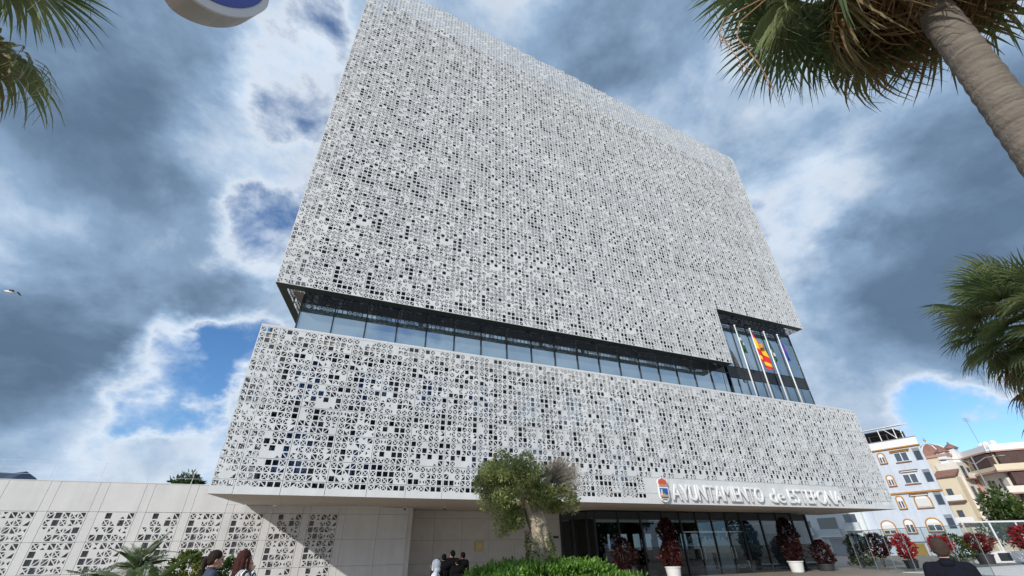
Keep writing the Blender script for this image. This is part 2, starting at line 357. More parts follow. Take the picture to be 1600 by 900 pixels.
def panel_geo(nc, nr, seed, bottom=0.0, sparse=False):
    """faces of one perforated panel, front at y=0, holes cut back to THK; bottom = height of plain band under the holes"""
    key = (nc, nr, seed, bottom)
    if key in _pg: return _pg[key]
    r = random.Random(seed*131+nc*7+nr); P = {'F': []}
    g = .009; mx = .021; mz = .006; W = nc*CW if nc == 6 else nc*CW; H = nr*CH + bottom
    cw = (W-2*g-2*mx)/nc; ch = (nr*CH-2*g-2*mz)/nr if nr else 0
    x0 = g; x1 = W-g; z0 = g; z1 = H-g; xa = g+mx; xb = x1-mx; za = bottom+g+mz if nr else z1; zb = z1-mz
    prev = {}
    for i in range(nc):
        for j in range(nr):
            c = rand_cell(r, sparse)
            # arcs: near the top and bottom corners of the figure the squares shrink to triangles
            if isinstance(c, tuple) and c[2] == frozenset('z'): c = ('d', c[1], None)
            if c[0] == 'd':
                h = c[1]; o = {'SE': 'NW', 'NW': 'SE', 'SW': 'NE', 'NE': 'SW'}[h]
                # two half squares with one diagonal bar
                A, B, C, Dd = (xa+i*cw, za+j*ch), (xa+(i+1)*cw, za+j*ch), (xa+(i+1)*cw, za+(j+1)*ch), (xa+i*cw, za+(j+1)*ch)
                hs = {'SE': ([A, B, C], [EDGE, EDGE, BAR]), 'NW': ([A, C, Dd], [BAR, EDGE, EDGE]), 'SW': ([A, B, Dd], [EDGE, BAR, EDGE]), 'NE': ([B, C, Dd], [EDGE, EDGE, BAR])}
                for q in (h, o):
                    poly, offs = hs[q]; hh = inset(poly, offs)
                    for k in range(3):
                        jn = (k+1) % 3
                        P['F'].append([(poly[k][0], 0, poly[k][1]), (poly[jn][0], 0, poly[jn][1]), (hh[jn][0], 0, hh[jn][1]), (hh[k][0], 0, hh[k][1])])
                        P['F'].append([(hh[k][0], 0, hh[k][1]), (hh[jn][0], 0, hh[jn][1]), (hh[jn][0], THK, hh[jn][1]), (hh[k][0], THK, hh[k][1])])
                continue
            cell_geo(c, xa+i*cw, za+j*ch, cw, ch, P)
    F = P['F']
    # rim, plain band and outer edges
    F.append([(x0, 0, z0), (x1, 0, z0), (x1, 0, za), (x0, 0, za)])
    if nr:
        F.append([(x0, 0, zb), (x1, 0, zb), (x1, 0, z1), (x0, 0, z1)])
        F.append([(x0, 0, za), (xa, 0, za), (xa, 0, zb), (x0, 0, zb)]); F.append([(xb, 0, za), (x1, 0, za), (x1, 0, zb), (xb, 0, zb)])
    for a, b in (((x0, z0), (x1, z0)), ((x1, z0), (x1, z1)), ((x1, z1), (x0, z1)), ((x0, z1), (x0, z0))):
        F.append([(a[0], THK, a[1]), (b[0], THK, b[1]), (b[0], 0, b[1]), (a[0], 0, a[1])])
    _pg[key] = F; return F
_pm = {}
def panel_mesh(nc, nr, seed, bottom=0.0, m=None, name='screen_panel'):
    key = (nc, nr, seed, bottom, m.name)
    if key not in _pm:
        b = MB()
        for f in panel_geo(nc, nr, seed, bottom): b.poly(f)
        _pm[key] = b.mesh(name, m)
    return _pm[key]
PM = [M_panel, M_panel, M_panel_b, M_panel_c]

TH = empty('town_hall', (18, FY, 0), label='large town hall clad in white perforated panels, upper block over a glazed strip', cat='town hall')
rp = random.Random(11)
rows_low = [3, 4, 4, 4, 3, 3, 3]
count = 0
def add_panel(nc, nr, u, z, seed, bottom=0.0):
    global count; count += 1
    o = link('screen_panel', panel_mesh(nc, nr, seed, bottom, PM[(seed*7+nr+count) % 4]), None, (u, FY + rp.uniform(-.003, .003), z)); bake_local(o, TH); return o
cols = [(-3.5205, 3)] + [(U0 + k*W6, 6) for k in range(25)] + [(U0+25*W6, 3)]
SIGN_U0, SIGN_U1 = U0+12*W6+.10, U0+22*W6                      # blank sign bay above the entrance
for ci, (u, nc) in enumerate(cols):
    # bottom band: one row of cells over a plain strip
    in_sign = 13 <= ci <= 22
    z = ZL
    if in_sign:
        o = MB().box(.005, W6-.005, 0, THK, .005, .518-.005).build('blank_panel', M_panel, None, loc=(u, FY, ZL)); bake_local(o, TH)
        o = MB().box(.005, W6-.005, 0, THK, .005, 3*CH-.005).build('blank_panel', M_panel, None, loc=(u, FY, ZL+.518)); bake_local(o, TH)
    else:
        add_panel(nc, 1, u, z, 3 if nc == 6 else 2, .518-CH)
    z = ZL + .518
    for ri, nr in enumerate(rows_low):
        if not (in_sign and ri == 0):
            s = (ri*5 + (ci*3 if rp.random() < .22 else 0) + rp.choice([0, 0, 0, 0, 1])) % 16
            add_panel(nc, nr, u, z, s)
        z += nr*CH
    o = MB().box(.004, nc*CW-.004, 0, THK, .004, ZT-z).build('coping', M_panel, None, loc=(u, FY, z)); bake_local(o, TH)
# upper block: rows of 3 or 4 cells, the parapet steps down from left to right
up_pat = [3, 4, 3, 3, 4, 4, 3, 4, 3, 3, 4]
ucols = [(-3.5205, 3)] + [(U0 + k*W6, 6) for k in range(24)] + [(U0+24*W6, 1)]
stuffF = {0: [], 1: [], 2: []}
def put(F, org, ex, ey, k):
    for f in F:
        stuffF[k].append([(org[0]+ex[0]*p[0]+ey[0]*p[1], org[1]+ex[1]*p[0]+ey[1]*p[1], org[2]+p[2]) for p in f])
NOTCH_U = U0+18*W6; NOTCH_C = 17                                # notch: 17 cells high, right of the 18th panel
def ncells(u): return int(round(96.5 + .86*(24 - (u-U0)/W6)))
def upper_col(u, nc, start, org, ex, ey, allow, cbase):
    n = ncells(u) ; z = 0; ri = 0
    while z < n:
        nr = min(up_pat[ri % len(up_pat)], n-z)
        if z + nr > start:
            z0 = max(z, start); k = z+nr-z0
            seed = (ri*4 + (cbase*3 if rp.random() < .28 else 0) + rp.choice([0, 0, 0, 1])) % 16
            if allow and count < 296 and ri < 4 and nc == 6:
                o = add_panel(nc, k, u, ZU + z0*CH, seed)
            else:
                put(panel_geo(nc, k, seed), (org[0], org[1], ZU + z0*CH), ex, ey, rp.choice([0, 0, 1, 2]))
        z += nr; ri += 1
for ci, (u, nc) in enumerate(ucols):
    upper_col(u, nc, NOTCH_C if u >= NOTCH_U-.01 else 0, (u, FY), (1, 0), (0, 1), ci < 19, ci)
# left flanks (seen from inside through the front screen and from below)
LC = Vector((-3.5205, FY+.06, 0)); nl = Vector((.9806, -.196, 0))
for k in range(6):
    o = LC + DS*(k*W6)
    upper_col(-3.4, 6, 0, o, (DS.x, DS.y), (nl.x, nl.y), False, k)
    z = ZL+.518; put(panel_geo(6, 1, 3, .518-CH), (o.x, o.y, ZL), (DS.x, DS.y), (nl.x, nl.y), 0)
    for ri, nr in enumerate(rows_low):
        put(panel_geo(6, nr, (ri*4+k) % 9), (o.x, o.y, z), (DS.x, DS.y), (nl.x, nl.y), 0); z += nr*CH
RU = U0+24*W6+CW; RL = U0+25*W6+3*CW
for k in range(3):
    upper_col(36.6, 6, NOTCH_C, (RU, FY+.06+k*W6), (0, 1), (-1, 0), False, k)
    z = ZL+.518
    for ri, nr in enumerate(rows_low):
        put(panel_geo(6, nr, (ri*4+k) % 9), (RL, FY+.06+k*W6, z), (0, 1), (-1, 0), 0); z += nr*CH
b = MB()
for k in (0, 1, 2):
    for f in stuffF[k]: b.poly(f, k)
tag(b.build('screen_panels', [M_panel, M_panel_b, M_panel_c], TH), kind='stuff')

# solid core behind the screens
IY = FY + .95
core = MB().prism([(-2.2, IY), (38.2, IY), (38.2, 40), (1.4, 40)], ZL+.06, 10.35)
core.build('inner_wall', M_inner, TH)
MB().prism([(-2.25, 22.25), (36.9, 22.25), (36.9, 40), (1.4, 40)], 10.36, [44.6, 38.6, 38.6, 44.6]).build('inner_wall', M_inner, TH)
# floor edges inside the screen, like the slabs glimpsed through the holes
for z in (6.9, ): MB().box(-2.3, 38.2, FY+.75, IY-.003, z, z+.35).build('floor_edge', M_metal, TH)
# windows behind the lower screen - some have reflected sky blue put into their colour
rw = random.Random(5)
for k in range(14):
    u = -1.6 + k*2.85
    for z in (4.6, 7.6):
        if rw.random() < .8: MB().box(u, u+1.3, IY-.03, IY-.004, z, z+1.9).build('screened_window', M_solar if rw.random() < .4 else M_sky_tint, TH)
# lower roof terrace and soffits
MB().prism([(-3.3, FY+.08), (RL-.1, FY+.08), (RL-.1, 40), (.5, 40)], 10.15, 10.34).build('terrace_slab', M_stone, TH)
def clip_left(pts):
    f = lambda p: p[0] - (-3.512 + (p[1]-FY)*.2); out = []
    for k in range(len(pts)):
        p, q = pts[k-1], pts[k]; fp, fq = f(p), f(q)
        if (fp > 0) != (fq > 0): t = fp/(fp-fq); out.append((p[0]+(q[0]-p[0])*t, p[1]+(q[1]-p[1])*t))
        if fq > 0: out.append(q)
    return out
u = U0 - W6
while u < RL:
    c = min(u+W6, RL-.003); y1 = 25.28 if u < 3.6 else 27.2 if u < 15 else 26.5
    MB().prism(clip_left([(u+.004, FY+.003), (c-.004, FY+.003), (c-.004, y1), (u+.004, y1)]), ZL+.004, ZL+.05).build('soffit_panel', M_soffit, TH)
    u += W6
MB().prism([(-3.515, FY+.06), (-3.40, FY+.06), (-2.55, 25.1), (-2.68, 25.1)], ZL+.002, ZL+.06).build('soffit_trim', M_panel_b, TH)
# upper soffit: narrow dark lining along the front and steel edge along the left flank
MB().box(-3.45, NOTCH_U, FY+.06, FY+.50, ZU+.005, ZU+.06).build('soffit_lining', M_green, TH)
MB().box(NOTCH_U+.01, RU-.02, FY+.06, FY+.50, ZU+NOTCH_C*CH+.005, ZU+NOTCH_C*CH+.06).build('soffit_lining', M_green, TH)
MB().prism([(-3.50, FY+.07), (-3.12, FY+.07), (-2.05, 26.4), (-2.40, 26.4)], ZU+.001, ZU+.045).build('edge_beam', M_green, TH)
MB().prism([(-2.85, 22.3), (-2.35, 22.3), (-1.2, 26.4), (-1.7, 26.4)], ZU+.5, ZU+.56).build('soffit_lining', M_soffit, TH)
MB().box(NOTCH_U-.05, NOTCH_U-.003, FY+.06, 22.1, ZU+.07, ZU+NOTCH_C*CH).build('reveal_lining', M_metal, TH)

MB().box(-3.2, RL-.2, FY+.55, FY+.62, 10.345, 10.90).build('added_sky_screen', M_metal, TH)  # added unseen wall, blocks bright sky behind the top row of holes
# glazed strip
GY = 22.15
def strip_pane(u0, u1, z0, z1, m=M_solar, nm='glass_pane'):
    MB().box(u0+.03, u1-.03, GY, GY+.03, z0, z1).build(nm, m, TH)
def mull(u, z0, z1, w=.035): MB().box(u-w, u+w, GY-.06, GY+.05, z0, z1).build('mullion', M_metal, TH)
n = 17; ua, ub = -2.25, NOTCH_U
for k in range(18):
    a = -2.25 + k*1.66; b_ = min(a+1.66, 27.9)
    if b_-a < .3: break
    strip_pane(a, b_, 10.38, 12.86); mull(a, 10.36, 13.3)
    MB().box(a+.036, b_-.036, GY-.01, GY+.04, 12.92, 13.4).build('spandrel', M_metal, TH)
MB().box(-2.25, NOTCH_U+1, GY-.05, GY+.04, 12.86, 12.915).build('transom', M_metal, TH)
nu = [27.9+k*1.78 for k in range(6)]; nu[-1] = 36.85
ZN = ZU+NOTCH_C*CH
for a, b_ in zip(nu, nu[1:]):
    strip_pane(a, b_, 10.38, 12.55); strip_pane(a, b_, 13.55, ZN-.28); mull(a, 10.36, ZN)
    MB().box(a+.036, b_-.036, GY-.01, GY+.04, 12.60, 13.50).build('spandrel', M_metal, TH)
    MB().box(a+.036, b_-.036, GY-.01, GY+.04, ZN-.25, ZN-.01).build('spandrel', M_metal, TH)
    MB().box(a+.79, a+.83, GY-.035, GY-.002, 10.4, 12.5).build('mullion', M_metal, TH)
mull(nu[-1], 10.36, ZN, .05)

# right return of the glazing
for k in range(4):
    y0 = 22.3+k*1.6
    MB().box(36.91, 36.94, y0+.03, y0+1.57, 10.4, ZN-.1).build('glass_pane', M_solar, TH)
    MB().box(36.902, 36.97, y0-.03, y0+.028, 10.37, ZN-.1).build('mullion', M_metal, TH)
# ---------------------------------------------------------------- town hall, ground floor
M_clear = glassmat('clear_glass', (.40, .45, .46), .03)
M_clear2 = glassmat('clear_glass_pale', (.88, .92, .92), .01)
M_joint = mat('joint_dark', (.09, .085, .08), .9)
def stone_field(u0, u1, y, zs, pitch, parent, name='stone_panel', m=M_stone, thick=.03):
    MB().box(u0, u1, y+thick*.5, y+.25, zs[0], zs[-1]).build('backing_wall', M_joint, parent)
    u = u0
    while u < u1-.05:
        b = min(u+pitch, u1)
        for z0, z1 in zip(zs, zs[1:]):
            MB().box(u+.005, b-.005, y+random.uniform(-.002, .002), y+thick, z0+.005, z1-.005).build(name, m, parent)
        u = b
stone_field(5.25, 15.7, 27.1, [0, 1.02, 2.11, 3.2, ZL], W6, TH)
# left reveal of the recess
MB().box(5.0, 5.24, 25.34, 27.34, 0, ZL).build('reveal_wall', M_stone, TH)
MB().box(9.33, 9.82, 27.06, 27.095, 1.55, 2.04).build('plaque_frame', mat('brass', (.42, .30, .12), .35, metal=.7), TH)
o = MB().box(9.36, 9.79, 27.045, 27.058, 1.58, 2.01).build('plaque', mat('brass_plate', (.5, .38, .17), .4, metal=.6, var=.15, vscale=9), TH)
# small notices and door furniture on the recess wall
MB().box(13.1, 13.42, 27.05, 27.094, 2.2, 2.26).build('wall_fitting', M_metal, TH); MB().box(14.45, 14.8, 27.05, 27.094, 2.15, 2.27).build('wall_fitting', M_metal, TH)
MB().box(11.62, 11.68, 27.03, 27.094, 1.0, 1.28).build('door_handle', M_metal, TH)
# dome and bullet cameras under the soffit
def seccam(u, y):
    r = empty('security_camera', (u, y, ZL), label='small dome security camera under the soffit beside the recess' if u > 6 else 'small bullet security camera at the top corner of the recess', cat='camera')
    MB().lathe([(.07, 0), (.07, -.05), (.05, -.06)], (u, y, ZL), 12).build('mount', mat('cam_white', (.7, .7, .7), .4), r)
    MB().ball((u, y, ZL-.09), (.055, .055, .055), 10).build('lens_dome', mat('cam_black', (.01, .01, .01), .1), r, smooth=True)
seccam(4.75, 25.1); seccam(6.75, 24.6)

# vestibule: raking corner bay, entrance front, open side towards the terrace
VY = 24.9; VZ = 3.52
def vpane(p, q, z0, z1, name='glass_pane', m=M_clear, t=.02, parent=TH):
    p = Vector((*p, 0)); q = Vector((*q, 0)); e = (q-p).normalized(); nn = Vector((-e.y, e.x, 0)); L = (q-p).length
    return MB().obox((p.x, p.y, 0), (e.x, e.y), (nn.x, nn.y), .03, L-.03, 0, t, z0, z1).build(name, m, parent)
def vpost(p, w=.04, d=.07, z0=0, z1=VZ, parent=TH): return MB().box(p[0]-w, p[0]+w, p[1]-d, p[1]+d, z0, z1).build('mullion', M_metal, parent)
vp = [(15.0, 27.0), (15.45, 26.3), (15.9, 25.4), (16.15, VY), (17.85, VY), (19.55, VY), (21.3, VY), (22.75, VY)]
for p, q in zip(vp, vp[1:]):
    vpane(p, q, .12, 3.06); vpane(p, q, 3.12, 3.50, 'fascia_panel', M_metal, .04); vpane(p, q, .0, .115, 'plinth', M_metal, .05)
for p in vp: vpost(p)
ep = [22.75, 24.1, 25.45, 26.8, 28.2]
for k, (a, b) in enumerate(zip(ep, ep[1:])):
    vpane((a, VY), (b, VY), 2.42, 3.06); vpane((a, VY), (b, VY), 3.12, 3.50, 'fascia_panel', M_metal, .04)
    vpost((b, VY), .03 if b < 28 else .09)
    # sliding glass doors
    d = MB().box(a+.04, b-.04, VY-.02, VY+.0, .05, 2.34).build('door_leaf', M_clear, TH)
    h = MB().box(b-.16 if k % 2 == 0 else a+.12, b-.12 if k % 2 == 0 else a+.16, VY-.08, VY-.045, .85, 1.5).build('handle', mat('steel', (.5, .5, .5), .3, metal=.9), None); h.parent = d
MB().box(22.75, 28.2, VY-.05, VY+.06, 2.35, 2.41).build('transom', mat('steel', (.5, .5, .5), .3, metal=.9), TH)
vq = [28.2, 30.1, 31.8, 33.4, 34.95]
for a, b in zip(vq, vq[1:]):
    vpane((a, VY), (b, VY), .12, 3.06); vpane((a, VY), (b, VY), 3.12, 3.50, 'fascia_panel', M_metal, .04); vpane((a, VY), (b, VY), .0, .115, 'plinth', M_metal, .05)
    vpost((b, VY), .035 if b < 34 else .07)
for k in range(4):
    y0 = VY+.1+k*1.9
    vpane((35.0, y0), (35.0, y0+1.9), .12, 3.06); vpost((35.0, y0+1.9), .07, .04)
    vpane((35.0, y0), (35.0, y0+1.9), 3.12, 3.50, 'fascia_panel', M_metal, .04)
for yy in (3.065, ): MB().box(16.2, 34.9, VY-.045, VY+.055, yy, yy+.05).build('transom', M_metal, TH)
# lobby behind the glass
MB().box(15.2, 34.6, VY+.12, 38.5, .003, .03).build('lobby_floor', mat('lobby_floor', (.05, .047, .045), .3), TH)
M_lw = mat('lobby_wall', (.06, .05, .042), .7)
MB().box(15.0, 15.1, 27.3, 38.5, 0, 3.5).build('lobby_wall', M_lw, TH)
MB().box(15.1, 20.5, 31.5, 31.7, 0, 3.5).build('lobby_wall', M_lw, TH)
# rear wall with tall windows open to daylight
for k in range(8):
    a = 24.0 + k*1.35
    MB().box(a, a+.5, 35.98, 36.2, 0, 3.5).build('lobby_pier', M_lw, TH)
MB().box(20.5, 35.0, 36.0, 36.2, 2.6, 3.5).build('lobby_wall', M_lw, TH); MB().box(20.5, 35.0, 36.02, 36.18, 0, 1.35).build('lobby_wall', M_lw, TH); MB().box(20.5, 24.0, 36.0, 36.2, 1.35, 2.6).build('lobby_wall', M_lw, TH)
MB().box(26.5, 29.5, 32.0, 32.6, .03, 1.1).build('reception_desk', mat('desk', (.25, .07, .07), .5), TH)
# posters and notices stuck inside the glass
def poster(u0, u1, z0, z1, c, nm='poster'): MB().box(u0, u1, VY+.06, VY+.068, z0, z1).build(nm, mat('poster_%02x%02x%02x' % tuple(int(255*q) for q in c), c, .5, var=.2, vscale=7), TH)
poster(17.15, 17.75, 1.55, 2.3, (.36, .02, .05)); poster(17.25, 17.72, .75, 1.4, (.55, .57, .6)); poster(17.35, 17.5, 1.85, 2.0, (.75, .7, .68)); poster(18.6, 19.1, .6, 1.5, (.42, .42, .46))
poster(20.2, 20.7, .7, 2.0, (.45, .45, .44)); poster(22.0, 22.35, .6, 1.55, (.45, .03, .08)); poster(21.4, 21.62, .5, 1.2, (.4, .03, .07)); poster(21.85, 22.1, 1.6, 2.5, (.3, .33, .42)); poster(25.0, 25.3, .3, 1.2, (.35, .05, .07)); poster(27.2, 27.5, .4, 1.3, (.1, .2, .3))

# ---------------------------------------------------------------- sign on the front
M_letter = mat('white_letter_enamel', (.80, .80, .80), .35)
def glyph(ch, extr=.032):
    cu = bpy.data.curves.new('g', 'FONT'); cu.body = ch; cu.size = 1.0; cu.extrude = extr; cu.offset = .002 if ch != 'M' else 0.0; cu.resolution_u = 4
    ob = bpy.data.objects.new('g', cu); COL.objects.link(ob)
    dg = bpy.context.evaluated_depsgraph_get(); me = bpy.data.meshes.new_from_object(ob.evaluated_get(dg))
    bpy.data.objects.remove(ob); return me
def word(txt, u0, u1, zb, cap):
    ms = []; x = 0
    for ch in txt:
        me = glyph(ch); xs = [v.co.x for v in me.vertices]; a, b = min(xs), max(xs)
        ms.append((me, x, a)); x += (b-a) + (.075 if ch not in 'AY' else .03)
    k = (u1-u0)/x
    capu = .70
    for me, xo, a in ms:
        for v in me.vertices:
            X, Y, Z = v.co; v.co = ((xo + X - a)*k + u0, FY-.13 - Z*1.2, zb + Y*cap/capu)
        me.flip_normals(); me.materials.clear(); me.materials.append(M_letter); me.update()
        o = link('sign_letter', me); bake_local(o, TH)
word('AYUNTAMIENTO', 18.62, 25.85, 3.80, .83); word('de', 26.35, 27.75, 3.80, .83); word('ESTEPONA', 28.05, 33.2, 3.80, .83)
def crest():
    cx_ = 18.02
    def plate(pts, y0, y1, m, nm='crest_piece'):
        n = len(pts); b = MB()
        b.poly([(p[0], y0, p[1]) for p in pts]); b.poly([(p[0], y1, p[1]) for p in reversed(pts)])
        for k in range(n):
            j = (k+1) % n; b.poly([(pts[k][0], y1, pts[k][1]), (pts[j][0], y1, pts[j][1]), (pts[j][0], y0, pts[j][1]), (pts[k][0], y0, pts[k][1])])
        o = b.build(nm, m, TH); return o
    zs = 4.52
    def shield(w, t, bt, sh=.35):
        pts = [(cx_-w, t), (cx_-w, bt+sh)]
        for k in range(9):
            a = math.pi*(1+k/8); pts.append((cx_+w*math.cos(a), bt+sh+sh*math.sin(a)))
        return pts + [(cx_+w, t)]
    M_w = M_letter
    plate(shield(.33, 4.42, 3.66), FY-.20, FY-.12, M_w, 'crest_shield')
    plate(shield(.27, 4.36, 3.90, .02), FY-.212, FY-.202, mat('crest_blue', (.02, .10, .38), .4), 'crest_field')
    plate([(cx_-.26, 3.93), (cx_+.25, 3.93), (cx_+.25, 4.06), (cx_+.12, 4.00), (cx_+.02, 4.10), (cx_-.08, 4.03), (cx_-.26, 4.12)], FY-.219, FY-.213, mat('crest_sand', (.62, .36, .08), .5))
    plate([(cx_-.24, 4.0), (cx_-.10, 4.0), (cx_-.12, 4.30), (cx_-.21, 4.30)], FY-.226, FY-.2195, mat('crest_tower', (.75, .62, .42), .5))
    for i, z in enumerate((3.86, 3.77)):
        w = .24 - i*.07
        plate([(cx_-w, z-.02), (cx_-w/2, z+.0), (cx_, z-.02), (cx_+w/2, z), (cx_+w, z-.02), (cx_+w, z+.03), (cx_+w/2, z+.05), (cx_, z+.03), (cx_-w/2, z+.05), (cx_-w, z+.03)], FY-.214, FY-.2025, mat('crest_wave', (.08, .12, .22), .5))
    # crown
    cr = [(cx_-.24, 4.47), (cx_+.24, 4.47), (cx_+.30, 4.66), (cx_+.22, 4.80), (cx_+.08, 4.83), (cx_, 4.90), (cx_-.08, 4.83), (cx_-.22, 4.80), (cx_-.30, 4.66)]
    plate([(cx_+(p[0]-cx_)*1.15, 4.66+(p[1]-4.66)*1.13) for p in cr], FY-.19, FY-.12, M_w, 'crest_crown_back')
    plate(cr, FY-.212, FY-.192, mat('crest_red', (.55, .10, .07), .5, var=.25, vscale=14), 'crest_crown')
    plate([(cx_-.24, 4.48), (cx_+.24, 4.48), (cx_+.25, 4.54), (cx_-.25, 4.54)], FY-.219, FY-.2125, mat('crest_gold', (.6, .36, .06), .4))
crest()

# ---------------------------------------------------------------- flagpoles on the terrace
M_pole = mat('white_pole', (.78, .78, .78), .3)
def flag_mesh(cols, top, drop, depth, seed):
    """limp flag hanging from the pole top: a folded sheet, bands of colour run along the cloth"""
    r = random.Random(seed); V = []; F = []; mi = []; nx, nz = 14, 16
    for j in range(nz+1):
        t = j/nz
        for i in range(nx+1):
            s = i/nx
            fold = math.sin(s*9 + t*2.0 + seed)*.10*(.3+t)
            x = .05 + s*depth*(.35+.65*math.sin(min(1, t*1.15+.12)*math.pi*.62)) ; z = -t*drop*(1-.12*s) - s*drop*.42
            V.append((x, fold - .1*s, top + z))
    for j in range(nz):
        for i in range(nx):
            a = j*(nx+1)+i; F.append((a, a+1, a+nx+2, a+nx+1)); mi.append(cols[min(len(cols)-1, int((j+.5)/nz*len(cols)))])
    return V, F, mi
fm = [mat('flag_green', (.012, .07, .035), .8), mat('flag_white', (.45, .47, .47), .8), mat('flag_red', (.55, .012, .02), .8), mat('flag_yellow', (.80, .46, .02), .8), mat('flag_blue', (.02, .03, .28), .8), mat('flag_purple', (.10, .03, .22), .8)]
specs = [(28.65, [0, 0, 1, 0, 0, 0], 2.3, .22, 'white flagpole with limp green and white flag, leftmost of four'),
         (30.32, [2, 3, 3, 3, 2, 2, 3, 2], 3.6, .95, 'white flagpole with bright red and yellow flag on the terrace'),
         (31.92, [0, 0, 0, 1, 0], 2.6, .2, 'white flagpole with narrow green flag, right of the red and yellow one'),
         (33.5, [5, 4, 5, 4, 4], 2.2, .28, 'white flagpole with limp dark blue flag, rightmost of four')]
for k, (u, cols_, drop, dep, lab) in enumerate(specs):
    r = empty('flagpole', (u, 20.95, 10.34), label=lab, cat='flagpole', group='flagpoles on the terrace')
    MB().tube([(u, 20.95, 10.34), (u, 20.95, 13.5), (u, 20.95, 16.5)], [.06, .05, .038], 10).build('pole', M_pole, r, smooth=True)
    MB().lathe([(.14, 0), (.14, .03), (.09, .12)], (u, 20.95, 10.341), 12).build('base', M_pole, r)
    MB().ball((u, 20.95, 16.55), .075, 10).build('finial', M_pole, r, smooth=True)
    V, F, mi = flag_mesh(cols_, 16.25, drop*.72, dep, k*1.7)
    me = bpy.data.meshes.new('flag'); me.from_pydata([(x+u, 20.95+y, z) for x, y, z in V], [], F)
    for m in fm: me.materials.append(m)
    me.polygons.foreach_set('material_index', mi); me.polygons.foreach_set('use_smooth', [True]*len(F)); me.update()
    fo = bake_local(link('flag', me), r)
    if k == 1:
        # small emblem in the yellow band
        MB().lathe([(.02, -.2), (.16, -.16), (.18, .12), (.10, .22)], (u+.42, 20.78, 15.0), 10).build('flag_emblem', mat('flag_emblem', (.5, .25, .05), .8), r)

# ---------------------------------------------------------------- wing wall on the left
WY = 25.3
WW = empty('wing_wall', (-5, WY, 0), label='low white wing wall with perforated square panels, left of the town hall', cat='wall')
M_wing = mat('wing_concrete', (.64, .63, .615), .65, var=.05, vscale=1.2, bump=.08, bscale=50)
streaks(M_wing, .07)
M_wback = mat('wing_backing', (.34, .34, .355), .8, var=.1, vscale=1.0)
def topz(u): return 4.37 if u < -2.75 else ZL-.004
MB().box(-30, -2.8, WY+.22, WY+1.4, 0, 4.33).build('backing_wall', M_wback, WW); MB().box(-2.8, 5.0, WY+.22, WY+.9, 0, ZL-.01).build('backing_wall', M_wback, WW)
CW_s, CH_s = CW, CH
def wing_panel(u, z, seed):
    key = ('w', seed)
    if key not in _pm:
        b = MB(); sx = 1.32/(5*CW); sz = 1.09/(4*CH)
        for f in panel_geo(5, 4, seed+40, 0.0, True): b.poly([(p[0]*sx, p[1], p[2]*sz) for p in f])
        _pm[key] = b.mesh('perforated_panel', M_wing)
    o = link('perforated_panel', _pm[key], None, (u, WY, z)); bake_local(o, WW)
u = -8.28 - 13*1.64
wz = [(0, .0), ]
while u < 1.5:
    for z0 in (-.02, 1.07, 2.16):
        MB().box(u+.006, u+.314, WY+random.uniform(-.001, .001), WY+.05, max(z0, .0)+.005, z0+1.085).build('stone_panel', M_wing, WW)
        wing_panel(u+.32, z0+.0, random.choice([0, 1, 2, 0]))
    tz = topz(u+.8)
    MB().box(u+.006, u+.314, WY, WY+.05, 3.256, tz).build('stone_panel', M_wing, WW); MB().box(u+.326, u+1.634, WY, WY+.05, 3.256, tz).build('stone_panel', M_wing, WW)
    u += 1.64
for a, b in ((1.56, 1.88), (1.88, 3.5), (3.5, 5.0)):
    for z0, z1 in ((0, 1.07), (1.07, 2.16), (2.16, 3.25), (3.25, ZL-.003)):
        MB().box(a+.005, b-.005, WY, WY+.05, z0+.005, z1-.005).build('stone_panel', M_wing, WW)
MB().box(-3.35, -2.70, WY+.0005, WY+.05, ZL+.004, 4.37).build('stone_panel', M_wing, WW)
MB().box(-30, -2.8, WY-.012, WY+1.42, 4.372, 4.40).build('coping', M_wing, WW)
# railing set back on the wing roof
RG = empty('roof_railing', (-8, 27.4, 4.4), label='thin white wire railing along the roof of the wing wall', cat='railing')
M_rail = mat('white_rail', (.62, .64, .66), .4)
for k in range(14):
    u = -24.5 + k*1.75
    MB().tube([(u, 26.4, 4.4), (u, 26.4, 5.3)], .010, 6).build('post', M_rail, RG)
for z in (4.75, 5.0, 5.28): MB().tube([(-24.5, 26.4, z), (-1.8, 26.4, z)], .005, 5).build('wire', M_rail, RG)
